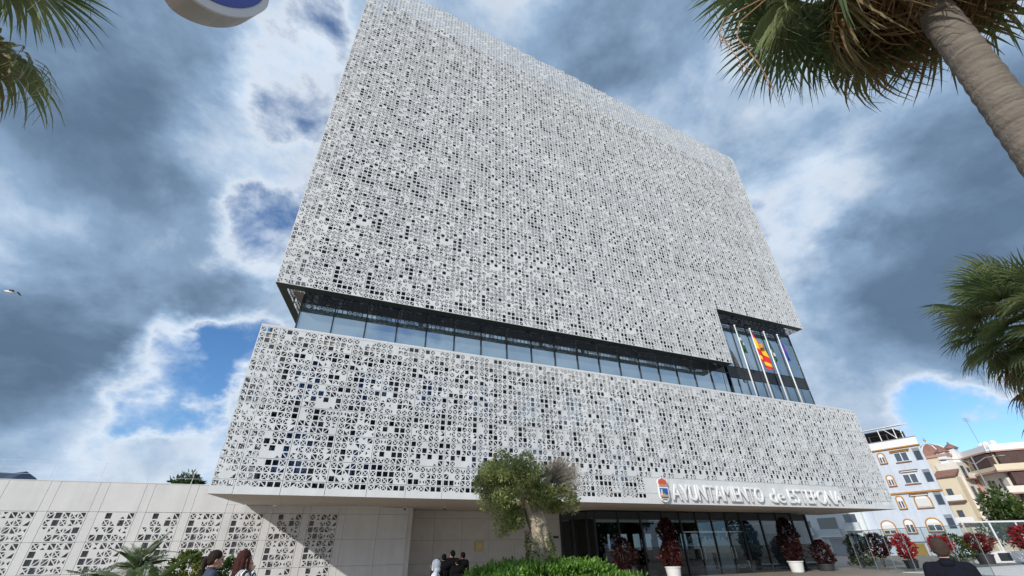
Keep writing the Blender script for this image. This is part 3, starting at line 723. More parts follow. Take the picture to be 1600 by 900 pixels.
# ---------------------------------------------------------------- houses on the right
M_bw = mat('bluish_white_render', (.56, .62, .70), .75, var=.05, vscale=.6, bump=.1, bscale=12)
streaks(M_bw, .07)
M_ochre = mat('ochre_trim', (.42, .20, .045), .7, var=.1)
M_win = mat('house_window_glass', (.06, .08, .11), .06, spec=.8)
M_wfr = mat('white_window_frame', (.72, .72, .72), .5)
M_tile = mat('roof_tile', (.24, .12, .085), .7, var=.25, vscale=3)
M_shut = mat('roller_shutter', (.60, .60, .58), .6)
def arch_pts(w, h, n=8, rise=None):
    rise = rise or w*.45
    return [(-w/2, 0), (w/2, 0)] + [(w/2*math.cos(math.pi*k/n), h-rise+rise*math.sin(math.pi*k/n)) for k in range(n+1)]
class Face:
    """a vertical building face: s along e, q outwards, z up"""
    def __init__(f, P, e, out): f.P = P; f.e = e; f.o = out
    def pt(f, s, q, z): return (f.P[0]+f.e[0]*s+f.o[0]*q, f.P[1]+f.e[1]*s+f.o[1]*q, z)
    def box(f, mb, s0, s1, q0, q1, z0, z1, mi=0):
        mb.obox((f.P[0], f.P[1], 0), f.e, f.o, s0, s1, q0, q1, z0, z1, mi); return mb
    def plate(f, mb, pts, s, z, q0, q1, mi=0):
        mb.poly([f.pt(s+p[0], q1, z+p[1]) for p in pts], mi); n = len(pts)
        for k in range(n):
            j = (k+1) % n; mb.poly([f.pt(s+pts[k][0], q0, z+pts[k][1]), f.pt(s+pts[j][0], q0, z+pts[j][1]), f.pt(s+pts[j][0], q1, z+pts[j][1]), f.pt(s+pts[k][0], q1, z+pts[k][1])], mi)
        return mb
    def window(f, root, s0, s1, z0, z1, arched=False, trim=None, shutter=0.0, name='window'):
        sc = (s0+s1)/2; w = abs(s1-s0); h = z1-z0
        if trim:
            t = f.plate(MB(), arch_pts(w+.34, h+.3) if arched else [(-w/2-.15, 0), (w/2+.15, 0), (w/2+.15, h+.3), (-w/2-.15, h+.3)], sc, z0-.13, .0, .06).build('window_surround', trim, root)
        wb = MB(); pts = arch_pts(w, h) if arched else [(-w/2, 0), (w/2, 0), (w/2, h), (-w/2, h)]
        o = f.plate(wb, pts, sc, z0, .0, .085).build(name, M_wfr, root)
        for a in (-1, 1):
            q = f.box(MB(), sc + (a*w/4) - w/4+.06, sc + (a*w/4) + w/4-.06, .086, .10, z0+.07, z0+h*(.62 if arched else .93)-.0).build('pane', M_win, None); q.parent = o
        if shutter: f.box(MB(), sc-w/2+.04, sc+w/2-.04, .102, .13, z0+h*(1-shutter)*(.7 if arched else .95), z0+h*(.7 if arched else .95)).build('shutter', M_shut, None).parent = o
        f.box(MB(), sc-w/2-.15, sc+w/2+.15, .0, .16, z0-.16, z0-.07).build('sill', mat('brown_sill', (.20, .10, .06), .7), None).parent = o
def blue_house():
    P = (76.3, 34.2); e = (-.16, .98712); out = (-.98712, -.16)
    r = empty('apartment_house', (76.3, 40, 0), label='pale blue apartment house with ochre arched window surrounds beside the town hall', cat='building')
    F = Face(P, e, out)
    def skew(s0, s1, q, dep, z0, z1): a = F.pt(s0, q, 0); b = F.pt(s1, q, 0); return MB().prism([b[:2], a[:2], (a[0]+.87*dep, a[1]+.49*dep), (b[0]+.87*dep, b[1]+.49*dep)], z0, z1)
    skew(0, 8.8, 0, 10, 0, 12.95).build('wall', M_bw, r)
    F.box(MB(), 8.8, 26, -10, -.3, 0, 6.3).build('wall', M_bw, r)
    skew(0, 8.8, .02, 10, 13.12, 14.1).build('parapet', M_wfr, r)
    skew(-.05, 8.85, .05, 10, 14.105, 14.2).build('coping', mat('grey_coping', (.2, .2, .21), .6), r)
    skew(-.15, 8.9, .25, 10, 12.96, 13.11).build('cornice', M_ochre, r)
    F.box(MB(), -.1, 8.85, -.01, .22, 7.22, 7.42).build('cornice', M_ochre, r)
    F.box(MB(), -.1, 13, -.01, .12, 1.45, 1.58).build('string_course', mat('grey_coping', (.2, .2, .21), .6), r)
    F.window(r, 1.75, 3.3, 11.2, 12.4); F.window(r, 1.85, 3.4, 8.4, 9.6); F.window(r, 1.7, 3.25, 5.45, 6.95, True, M_ochre, .9); F.window(r, 1.7, 3.2, 2.7, 4.1, True, M_ochre, .3)
    F.window(r, 4.55, 5.2, 11.3, 12.55, True, M_ochre); F.window(r, 4.65, 5.3, 8.35, 9.6, True, M_ochre); F.window(r, 4.6, 5.25, 5.5, 6.9, True, M_ochre)
    F.window(r, 4.65, 5.55, 2.6, 4.1, True, M_ochre); F.window(r, 6.85, 8.3, 2.5, 4.05, True, M_ochre, .6)
    for z in (11.1, 8.35, 5.6, 2.9):
        F.box(MB(), .25, 1.05, -.01, .03, z, z+1.6).build('recess_shade_plate', mat('recess_shade_grey', (.22, .24, .27), .8), r)  # flat plate on the wall; the recess's shade is put into its grey
        F.box(MB(), .3, .95, .031, .06, z+.05, z+1.2).build('pane', M_win, r)
    # tiled hood mouldings
    for s0, s1, z in ((1.3, 3.6, 12.62), (1.4, 3.5, 9.98), (1.5, 3.6, 7.0)):
        b = MB(); n = 9
        for k in range(n): F.box(b, s0+(s1-s0)*k/n+.02, s0+(s1-s0)*(k+1)/n-.02, -.005, .42, z, z+.09)
        b.build('tiled_hood', M_ochre if z > 11 else M_tile, r)
        F.box(MB(), s0+.1, s1-.1, -.003, .3, z-.14, z-.012).build('hood_bracket', M_ochre if z > 11 else M_wfr, r)
    # ground floor: doorway, grey shop shutter
    F.box(MB(), 4.4, 5.8, -.005, .06, 0, 1.35).build('door', mat('ochre_door', (.30, .20, .06), .6), r)
    F.box(MB(), 1.6, 3.2, -.004, .05, 1.6, 3.0).build('panel', mat('grey_panel', (.22, .24, .28), .7), r)
    # rooftop pergola
    pg = empty('roof_pergola', (76, 36, 14.2), label='white and dark slatted pergola on the roof of the pale blue house', cat='pergola')
    for s in (2.3, 4.2, 6.5):
        for q in (-.8, -3.5): MB().tube([F.pt(s, q, 14.2), F.pt(s, q, 16.0)], .06, 6).build('post', M_wfr, pg)
    for k in range(4): MB().tube([F.pt(1.2, -.6-k*1.0, 16.05+.15*k), F.pt(7.6, -.6-k*1.0, 16.05+.15*k)], .06, 6).build('beam', M_wfr, pg)
    F.box(MB(), 2.3, 7.4, -3.7, -.9, 15.65, 15.75).build('awning', mat('awning_dark', (.06, .055, .055), .8), pg)
    F.box(MB(), 2.2, 7.2, -4.2, -4.0, 14.2, 15.7).build('screen', mat('screen_dark', (.04, .035, .035), .8), pg)
    MB().tube([F.pt(2.3, -.8, 14.4), F.pt(3.6, -.8, 16.0)], .05, 6).build('brace', M_wfr, pg)
    # white low block with balconies left of it, glimpsed below the soffit
    h = empty('terraced_house', (74, 52, 0), label='low white house with flat balconies seen under the right end of the soffit', cat='building')
    G = Face(F.pt(10.2, 0, 0), e, out)
    G.box(MB(), 0, 13, -9, .3, 0, 5.9).build('wall', mat('white_render', (.62, .64, .64), .75, var=.05), h)
    for s0, s1, z0, z1 in ((.6, 2.6, 3.2, 5.2), (3.4, 6.4, 2.5, 4.9), (7.2, 9.0, 2.8, 4.6), (9.6, 12.2, 3.3, 5.2)):
        G.box(MB(), s0, s1, .3, .9, z0, z0+.9).build('balcony', mat('white_render_b', (.5, .54, .57), .75), h)
        G.box(MB(), s0+.2, s1-.2, .301, .36, z0+.95, z1).build('window', M_win, h)
        G.box(MB(), s0-.1, s1+.1, .3, 1.0, z0-.12, z0-.003).build('balcony_slab', M_wfr, h)
    G.box(MB(), 3.0, 5.4, .301, .36, 0, 2.1).build('garage_door', mat('grey_panel2', (.33, .35, .36), .6), h); G.box(MB(), 6.2, 7.3, .301, .36, 0, 2.1).build('door', M_wfr, h)
blue_house()
def annex_bits(w):
    f = Face((90.6, 35.9), (-1, 0), (0, -1)); g = Face((86.2, 38.6), (0, -1), (-1, 0))
    for z in (9.4, 6.6, 3.8):
        f.box(MB(), .3, 1.0, .003, .05, z, z+1.5).build('window', M_win, w); f.box(MB(), 1.7, 2.5, .003, .05, z, z+1.7).build('window', M_win, w)
        f.box(MB(), 1.3, 2.85, .051, .8, z-.25, z-.1).build('balcony_slab', M_tile, w); f.box(MB(), 1.3, 2.85, .75, .79, z-.09, z+.6).build('balcony', M_wfr, w)
    for z in (6.6, 3.8): g.box(MB(), .5, 1.2, .003, .05, z, z+1.5).build('window', M_win, w); g.box(MB(), .2, 2.3, .051, .7, z-.3, z-.1).build('balcony_slab', M_tile, w); g.box(MB(), .2, 2.3, .65, .7, z-.09, z+.6).build('balcony', M_wfr, w)
def cream_house():
    K = (86.8, 31.16); e1 = (.634, .7734); e2 = (.6407, -.7678)
    o1 = (-.7734, .634); o2 = (-.7678, -.6407)
    M_c = mat('cream_render', (.62, .54, .40), .75, var=.06, vscale=.5); M_cw = mat('cream_white', (.66, .62, .56), .75, var=.05); M_pk = mat('pink_band', (.42, .26, .21), .7); M_aw = mat('brown_awning', (.075, .04, .035), .8, var=.2, vscale=2)
    r = empty('corner_apartment_block', (90, 33, 0), label='cream corner apartment block with brown balcony awnings, far right', cat='building')
    pts = [(K[0]+e1[0]*17, K[1]+e1[1]*17), (K[0], K[1]), (K[0]+e2[0]*14, K[1]+e2[1]*14), (K[0]+e2[0]*14+12, K[1]+e2[1]*14+8), (K[0]+e1[0]*17+8, K[1]+e1[1]*17-2)]
    MB().prism(pts, 0, 12.0).build('wall', M_cw, r)
    F1 = Face(K, e1, o1); F2 = Face(K, e2, o2)
    for F, L, nm in ((F1, 17, 'a'), (F2, 14, 'b')):
        F.box(MB(), -.3, L if F is F2 else 10.8, -6, .8, 12.01, 12.2).build('roof_slab', M_pk, r)
        F.box(MB(), -.2, L if F is F2 else 10.6, .45, .6, 12.21, 13.0).build('parapet', M_wfr, r)
    F1.box(MB(), -.3, 9.8, .001, .7, 9.75, 10.25).build('balcony', M_c, r); F1.box(MB(), -.2, 10.0, .001, .85, 9.5, 9.74).build('balcony_slab', M_pk, r)
    F1.box(MB(), -.1, 9.6, -.2, .12, 10.26, 11.99).build('wall', M_c, r)
    F1.box(MB(), 9.2, 15.5, .001, 1.2, 8.9, 9.15).build('balcony_slab', M_pk, r); F1.box(MB(), 11.2, 15.5, 1.0, 1.2, 9.16, 9.9).build('balcony', M_c, r)
    for s in (4.4, 5.8): F1.window(r, s, s+.8, 10.4, 11.6, True)
    F1.plate(MB(), arch_pts(1.3, 1.5), 7.7, 10.3, .12, .2).build('arched_window', M_aw, r)
    F1.box(MB(), .1, 3.9, .13, .75, 10.3, 11.9).build('awning', M_aw, r)
    F2.box(MB(), .05, 5.2, .2, .85, 10.3, 11.9).build('awning', M_aw, r); F2.box(MB(), 5.4, 9, .2, .4, 10.3, 11.9).build('wall', M_c, r)
    for z in (9.6, 6.9, 4.2):
        F2.box(MB(), -1.0, 12, .001, 1.5, z-.18, z).build('balcony_slab', M_pk, r); F2.box(MB(), -1.0, 12, 1.35, 1.5, z+.003, z+.75).build('balcony', M_c if z > 9 else M_cw, r)
    for z in (7.0, 4.3, 1.5):
        F2.box(MB(), .3, 8.5, .05, 1.2, z+.75, z+2.3).build('awning', M_aw, r)
        for s in (2.2, 3.7): F2.box(MB(), s, s+1.1, 1.21, 1.26, z+.85, z+1.6).build('pane', M_win, r)
    for s in (8.6, 10.4, 2.6, 12.5):
        for z in (7.2, 4.6, 2.0):
            F1.box(MB(), s, s+.5, .003, .06, z, z+1.5).build('window', M_win, r)
    F1.box(MB(), 5.6, 7.4, .002, .3, 1.0, 9.4).build('pink_pier', mat('pink_render', (.46, .25, .19), .75), r)
    for s in (1.0, 3.4): 
        for z in (7.4, 4.8): F1.box(MB(), s, s+.45, .003, .05, z, z+1.4).build('window', M_win, r)
    # roof clutter: dishes and antenna mast
    d = empty('antenna_mast', F1.pt(3.4, -1.2, 12.2), label='tall thin lattice antenna mast on the cream block roof', cat='antenna')
    p = F1.pt(3.4, -1.2, 12.2)
    mb = MB(); mb.tube([p, (p[0], p[1], 17.6)], .035, 5)
    for k in range(8): mb.tube([(p[0]-.12, p[1], 14.5+k*.35), (p[0]+.12, p[1], 14.6+k*.35)], .02, 4)
    mb.build('mast', mat('mast_grey', (.25, .26, .28), .5), d)
    mb = MB()
    for k in range(4): mb.tube([(p[0]-.5, p[1]+.2, 17.0+.15*k), (p[0]+.5, p[1]-.2, 17.0+.15*k)], .018, 4)
    mb.build('aerial', mat('mast_grey', (.25, .26, .28), .5), d)
    for k, s in enumerate((.9, -.6, 1.9)):
        c = (F1 if s > 0 else F2).pt(abs(s)+.3, -.6, 13.2)
        dd = empty('satellite_dish', c, label=['round white satellite dish on the cream block parapet, middle one', 'round white satellite dish, rightmost on the cream block parapet', 'small white satellite dish, leftmost on the cream block parapet'][k], cat='satellite dish', group='dishes on the cream block')
        MB().ball(c, (.12, .45, .5), 12).build('dish', M_wfr, dd, smooth=True); MB().tube([(c[0], c[1], 12.2), c], .04, 6).build('mount', M_wfr, dd)
    # church-like brick dome and tower behind
    t = empty('brick_dome_house', (93, 47, 0), label='small cream house with brown tiled dome roof behind the blue house', cat='building')
    cx_, cy_ = 91.0, 39.8
    MB().box(cx_-3.0, cx_+3.0, cy_-3.0, cy_+3.0, 0, 12.6).build('wall', M_c, t)
    MB().box(cx_-3.2, cx_+3.2, cy_-3.2, cy_+3.2, 12.601, 12.95).build('cornice', M_pk, t)
    MB().lathe([(2.7, 12.96), (2.3, 13.9), (1.5, 14.6), (.5, 15.05), (.1, 15.1)], (cx_, cy_, 0), 8).build('dome', M_tile, t)
    for k in range(8):
        a = 2*math.pi*k/8; MB().tube([(cx_+2.72*math.cos(a), cy_+2.72*math.sin(a), 12.97), (cx_+2.33*math.cos(a), cy_+2.33*math.sin(a), 13.9), (cx_+1.52*math.cos(a), cy_+1.52*math.sin(a), 14.62), (cx_, cy_, 15.12)], .09, 5).build('ridge', M_wfr, t)
    MB().tube([(cx_, cy_, 15.05), (cx_, cy_, 16.2)], .05, 5).build('finial', M_pk, t); MB().ball((cx_, cy_, 15.7), .2, 8).build('finial_ball', M_pk, t)
    for k, (px, py, pz) in enumerate(((88.4, 37.3, 12.7), (89.9, 36.6, 13.2))):
        c = empty('roof_lantern', (px, py, pz-1), label=['small white roof lantern with tiled cap next to the brown dome', 'small white roof lantern with tiled cap above the cream block'][k], cat='chimney', group='roof lanterns')
        MB().box(px-.55, px+.55, py-.55, py+.55, 11.6, pz+.5).build('shaft', M_wfr, c); MB().lathe([(1.0, 0), (.95, .1), (.15, .75), (.1, 1.0)], (px, py, pz+.501), 8).build('cap', M_tile, c)
    # low brown roof between
    w = empty('gabled_annex', (86, 42, 0), label='cream annex with sloping brown tiled roof between the two apartment houses', cat='building')
    b = MB(); MB().box(87.7, 90.6, 35.9, 38.6, 0, 11.59).build('wall', M_cw, w); annex_bits(w); MB().box(86.2, 87.69, 36.2, 38.6, 0, 9.6).build('wall', M_c, w)
    b.prism([(85.8, 36.0), (87.68, 36.0), (87.68, 38.8), (85.8, 38.8)], [9.61, 10.5, 10.5, 9.61], [9.8, 10.7, 10.7, 9.8]); b.build('roof', M_tile, w)
cream_house()
# street lamp with two arms, right
def lamp():
    r = empty('street_lamp', (60, 23.2, 0), label='tall grey double-arm street lamp in front of the cream block', cat='street lamp')
    x, y = 60, 23.2
    MB().tube([(x, y, 0), (x, y, 8.7)], [.09, .06], 8).build('post', mat('lamp_grey', (.22, .23, .24), .5), r)
    for d in (-1, 1):
        MB().tube([(x, y, 8.0), (x+d*.7, y-d*.75, 8.55), (x+d*1.3, y-d*1.4, 8.6)], .035, 6).build('arm', _mats['lamp_grey'], r)
        MB().ball((x+d*1.55, y-d*1.65, 8.58), (.35, .35, .09), 10).build('lamp_head', _mats['lamp_grey'], r, smooth=True)
lamp()

# ---------------------------------------------------------------- terrace edge on the right: slabs, glass screen, white booth
def terrace():
    g = MB().box(33.8, 70, 9, 19.3, -.3, .006).build('white_pavement', mat('slab_joint', (.22, .22, .22), .9)); tag(g, kind='structure')
    M_slab = mat('white_paving_slab', (.62, .61, .59), .55, var=.08, vscale=1.0)
    sm = [MB().box(.04, 1.36, .04, 1.36, .0, .02).mesh('paving_slab', M_slab)]
    for i in range(22):
        for j in range(4):
            o = link('paving_slab', sm[0], None, (34+i*1.4, 13.6+j*1.4, .004+random.uniform(0, .002))); o.parent = g
    tag(MB().box(33.8, 70, 19.32, 19.75, 0, .13).build('kerb', mat('dark_kerb', (.15, .16, .155), .7, var=.15)), kind='structure')
    # frameless glass windbreak
    s = empty('glass_windbreak', (35.4, 21.3, 0), label='clear glass windbreak with slim posts and grey top rail beside the red shrubs', cat='glass screen')
    A = Vector((36.2, 22.9, 0)); B = Vector((32.2, 14.0, 0)); e = (B-A).normalized(); nn = (-e.y, e.x)
    L = (B-A).length; n = 6
    for k in range(n):
        MB().obox((A.x, A.y, 0), (e.x, e.y), nn, L*k/n+.03, L*(k+1)/n-.03, 0, .012, .05, 2.25).build('glass_pane', M_clear2, s)
    for k in range(n+1): MB().obox((A.x, A.y, 0), (e.x, e.y), nn, L*k/n-.012, L*k/n+.012, -.012, .02, 0, 2.27).build('post', mat('rail_grey', (.3, .32, .33), .4, metal=.5), s)
    MB().obox((A.x, A.y, 0), (e.x, e.y), nn, -.02, L, -.015, .025, 2.275, 2.31).build('top_rail', _mats['rail_grey'], s)
    # white framed booth
    b = empty('glazed_booth', (50, 18.8, 0), label='white framed glass booth on a low white wall at the right edge', cat='booth')
    x0, y0 = 46.6, 20.6
    ex = Vector((.95, -.31, 0)); ey = Vector((.31, .95, 0))
    def bb(a0, a1, c0, c1, z0, z1, nm, m): MB().obox((x0, y0, 0), (ex.x, ex.y), (ey.x, ey.y), a0, a1, c0, c1, z0, z1).build(nm, m, b)
    bb(-.3, 9, 0, .25, .13, .85, 'low_wall', M_wfr); bb(1.6, 2.6, -.02, -.003, .25, .75, 'grille', M_metal)
    for a in (0, 2.3, 4.6, 6.9): bb(a, a+.09, .05, .14, .851, 2.75, 'post', M_wfr)
    bb(-.05, 9, .04, .15, 2.751, 2.86, 'top_rail', M_wfr)
    for a in (.1, 2.4, 4.7): bb(a, a+2.18, .08, .095, .9, 2.74, 'glass_pane', M_clear2)
terrace()
# ---------------------------------------------------------------- plants
L_ol = [leafmat('olive_leaf_a', (.25, .29, .09)), leafmat('olive_leaf_b', (.36, .38, .15)), leafmat('olive_leaf_c', (.14, .18, .06))]
M_bark = mat('olive_bark', (.36, .30, .22), .9, var=.55, vscale=7, bump=1.0, bscale=22)
M_twig = mat('dry_twig', (.25, .225, .18), .9)
L_hedge = [leafmat('hedge_a', (.10, .23, .03)), leafmat('hedge_b', (.19, .34, .05)), leafmat('hedge_c', (.06, .14, .02))]
def clump_points(clumps, per):
    C = []; D = []
    for (c, r, k) in clumps:
        n = int(per*k); d = rng.normal(size=(n, 3)); d /= np.linalg.norm(d, axis=1)[:, None]
        rad = rng.uniform(.45, 1.0, n)**.6
        C.append(np.array(c) + d*rad[:, None]*np.array(r)); D.append(d)
    return np.concatenate(C), np.concatenate(D)
def olive():
    bx, by = 5.65, 11.0
    t = empty('olive_tree', (bx, by, 0), label='gnarled old olive tree with half its crown bare and grey, in the green hedge', cat='tree')
    # trunk: thick, fluted, leaning left as it rises
    V = []; F = []; n = 30; hs = [0, .5, .9, 1.2, 1.5, 1.8, 2.05, 2.3, 2.55, 2.75]
    rr = [.60, .53, .42, .31, .25, .22, .215, .215, .20, .16]
    for k, (h, r0) in enumerate(zip(hs, rr)):
        cx_ = bx - .05 - .28*max(0, (h-1.0))/1.6 + .03*math.sin(h*4); cy_ = by + .05*math.sin(h*3)
        for q in range(n):
            a = 2*math.pi*q/n; r = r0*(1 + .16*math.sin(3*a+h*1.7) + .13*math.sin(7*a-h*2.3) + random.uniform(-.10, .10))
            V.append((cx_+r*math.cos(a), cy_+r*math.sin(a), h))
    for k in range(len(hs)-1):
        for q in range(n):
            w = (q+1) % n; F.append((k*n+q, k*n+w, (k+1)*n+w, (k+1)*n+q))
    me = bpy.data.meshes.new('trunk'); me.from_pydata(V, [], F); me.materials.append(M_bark); me.polygons.foreach_set('use_smooth', [True]*len(F)); me.update()
    bake_local(link('trunk', me), t)
    lim = MB()
    for (ex, ey, ez, r) in ((4.4, 11.1, 2.9, .13), (4.7, 10.7, 3.2, .12), (5.2, 11.2, 3.5, .12), (5.9, 10.9, 3.3, .12), (6.4, 11.1, 3.1, .11), (5.0, 10.6, 2.7, .09), (6.2, 10.7, 2.8, .09)):
        s = Vector((5.35, 11.0, 2.55)); e = Vector((ex, ey, ez)); m = (s+e)/2 + Vector((random.uniform(-.1, .1), random.uniform(-.1, .1), .1)); lim.tube([s, m, e], [r, r*.7, r*.35], 7)
    lim.build('limb', M_bark, t, smooth=True)
    cl = []
    for k in range(150):
        # green mass: left and centre, hanging low on the left
        x = random.uniform(3.95, 5.75); zc = 3.0 + .28*math.sin((x-3.9)*1.5); y = 11 + random.uniform(-.75, .75)
        z = zc + random.uniform(-.62, .52) - .30*max(0, 4.7-x)
        ex = ((x-4.85)/1.0)**2 + ((z-2.95)/.78)**2 + ((y-11)/.9)**2
        if ex < 1.0: cl.append(((x, y, z), (random.uniform(.13, .24),)*3, 1))
    for k in range(16): cl.append(((random.uniform(4.45, 5.0), 11+random.uniform(-.4, .4), random.uniform(2.05, 2.5)), (.15, .15, .2), 1))
    for k in range(34): cl.append(((random.uniform(5.5, 6.6), 11+random.uniform(-.5, .5), random.uniform(2.45, 2.95)), (.16, .16, .15), .7))
    C, D = clump_points(cl, 190)
    bake_local(link('foliage', leaves('foliage', C, .075, .027, L_ol, D, .8)), t)
    # bare grey twigs of the right and upper side
    tw = MB(); r = random.Random(4)
    for k in range(1300):
        th = r.uniform(-.5, 2.6); el = r.uniform(-.35, 1.35); d = Vector((math.cos(el)*math.cos(th*.6), r.uniform(-.75, .75), math.sin(el))).normalized()
        s = Vector((5.85, 11, 3.05)) + d*r.uniform(.15, .62); e = s + (d + Vector((r.uniform(-.7, .7), r.uniform(-.7, .7), r.uniform(-.5, .7))))*r.uniform(.18, .38)
        if e.x > 7.0 or e.z > 3.78: continue
        tw.tube([s, e], [.006, .0025], 3, cap=False)
    tw.build('dry_twigs', M_twig, t)
    C, D = clump_points([((random.uniform(5.5, 6.7), 11+random.uniform(-.5, .5), random.uniform(2.9, 3.6)), (.25, .25, .2), 1) for k in range(22)], 34)
    bake_local(link('withered_foliage', leaves('withered_foliage', C, .055, .018, [leafmat('withered', (.12, .11, .075)), leafmat('withered_b', (.08, .085, .05))], D, .9)), t)
    # ivy-like shoots round the base
    a = rng.uniform(0, 2*math.pi, 2600); z = rng.uniform(.9, 2.0, 2600); rad = np.interp(z, [.9, 1.2, 2.0], [.58, .37, .25])*rng.uniform(.95, 1.12, 2600); keep = rng.random(2600) < np.interp(z, [.9, 1.4, 2.0], [1, .6, .2])
    C = np.stack([bx-.05-.28*np.maximum(0, z-1)/1.6+rad*np.cos(a), by+rad*np.sin(a), z], 1)[keep]; D = np.stack([np.cos(a), np.sin(a), -.2+0*a], 1)[keep]
    bake_local(link('shoots', leaves('shoots', C, .075, .035, [leafmat('shoot_a', (.16, .17, .05)), leafmat('shoot_b', (.10, .14, .03))], D, .6)), t)
olive()
def hedge():
    n = 14000; x = rng.uniform(3.65, 7.65, n); y = rng.uniform(9.9, 12.2, n)
    top = 1.10 + .06*np.sin(x*3.1) + .05*np.sin(x*7+y*3) + .20*np.exp(-((x-5.6)/.9)**2) - .15*np.clip((x-6.6)/1.0, 0, 1) - .12*np.clip((4.2-x)/.6, 0, 1)
    z = top - np.abs(rng.normal(0, .10, n)) + .10*(rng.random(n) < .12); C = np.stack([x, y, z], 1)
    k = 5000; front = np.stack([rng.uniform(3.65, 7.65, k), 9.9+rng.normal(0, .06, k), rng.uniform(.05, 1.05, k)], 1)
    C = np.concatenate([C, front]); D = np.tile([0, -.3, 1.0], (len(C), 1))
    r = empty('hedge', (5.8, 11, 0), label='bright green low hedge around the foot of the olive tree', cat='hedge')
    bake_local(link('foliage', leaves('foliage', C, .11, .04, L_hedge, D, .55)), r)
    MB().box(3.7, 7.6, 9.95, 12.15, 0, .72).build('stems', mat('hedge_core', (.02, .03, .01), .9), r)  # one solid near-black box fills the hedge's inside, no separate stems
hedge()

# ---- fan palms
G_a = leafmat('fan_leaf_a', (.10, .135, .05)); G_b = leafmat('fan_leaf_b', (.15, .18, .075)); G_d = leafmat('fan_leaf_dead', (.24, .15, .07), .8, .3); G_m = leafmat('fan_leaf_yellowing', (.17, .15, .05))
M_pet = mat('petiole', (.16, .15, .06), .6)
def fan_mesh(seed, pet, blade, droop, mat_, n=58, span=122, thread=True):
    r = random.Random(seed); V = []; F = []; mi = []
    def strip(pts, ws, side, m):
        i = len(V)
        for p, w in zip(pts, ws): V.append(tuple(p + side*w)); V.append(tuple(p - side*w))
        for k in range(len(pts)-1): F.append((i+2*k, i+2*k+1, i+2*k+3, i+2*k+2)); mi.append(m)
    # petiole, curving down
    pp = [Vector((pet*t, 0, .10*pet*math.sin(t*2.2) - droop*.10*t*t*pet)) for t in (0, .25, .5, .75, 1)]
    strip(pp, [.028, .022, .018, .016, .014], Vector((0, 1, 0)), 1); strip(pp, [.02, .015, .012, .011, .01], Vector((0, 0, 1)), 1)
    base = pp[-1]
    for k in range(n):
        a = R(-span + 2*span*k/(n-1) + r.uniform(-1.5, 1.5)); L = blade*(.72 + .28*math.cos(a*.62))*r.uniform(.92, 1.06)
        d = Vector((math.cos(a), math.sin(a), .10*(1 if k % 2 else -1))); d.normalize(); s = Vector((-math.sin(a), math.cos(a), .9*(1 if k % 2 else -1))).normalized()
        dr = droop*(.55 + .45*abs(math.sin(a)))*r.uniform(.7, 1.3); pts = []; tw = r.uniform(-.12, .12)
        for t in (0, .25, .5, .68, .84, 1.0):
            p = base + d*L*t*(1 - .10*dr*t*t); p = p + Vector((tw*t*t*L*.4*-math.sin(a), tw*t*t*L*.4*math.cos(a), -dr*L*(.10*t*t + .42*max(0, t-.5)**1.6*1.5))); pts.append(p)
        w0 = blade*math.sin(R(span)/(n-1))*1.0
        strip(pts, [w0*.08, w0*.42, w0*.66, w0*.42, w0*.24, w0*.04], s, 0)
        if thread and r.random() < .35:
            p = pts[3]; q = p + Vector((r.uniform(-.1, .1), r.uniform(-.1, .1), -r.uniform(.15, .4))); strip([p, (p+q)/2 + Vector((r.uniform(-.04, .04), r.uniform(-.04, .04), 0)), q], [.004, .003, .002], Vector((1, 0, 0)), 0)
    me = bpy.data.meshes.new('leaf'); me.from_pydata(V, [], F); me.materials.append(mat_); me.materials.append(M_pet if mat_ is not G_d else G_d)
    me.polygons.foreach_set('material_index', mi); me.update(); return me
LIVE = [fan_mesh(k, 1.0, .95, .7 + .3*k, [G_a, G_b, G_a, G_b][k]) for k in range(4)]
OLD = [fan_mesh(10+k, .9, .95, 2.0, [G_m, G_a][k]) for k in range(2)]; DEAD = [fan_mesh(20+k, .6, .95, 2.2, G_d, 44, 95) for k in range(3)]
M_trunk = mat('palm_trunk', (.14, .118, .095), .9, var=.42, vscale=3, stretch=(1, 1, 9), bump=.7, bscale=26)
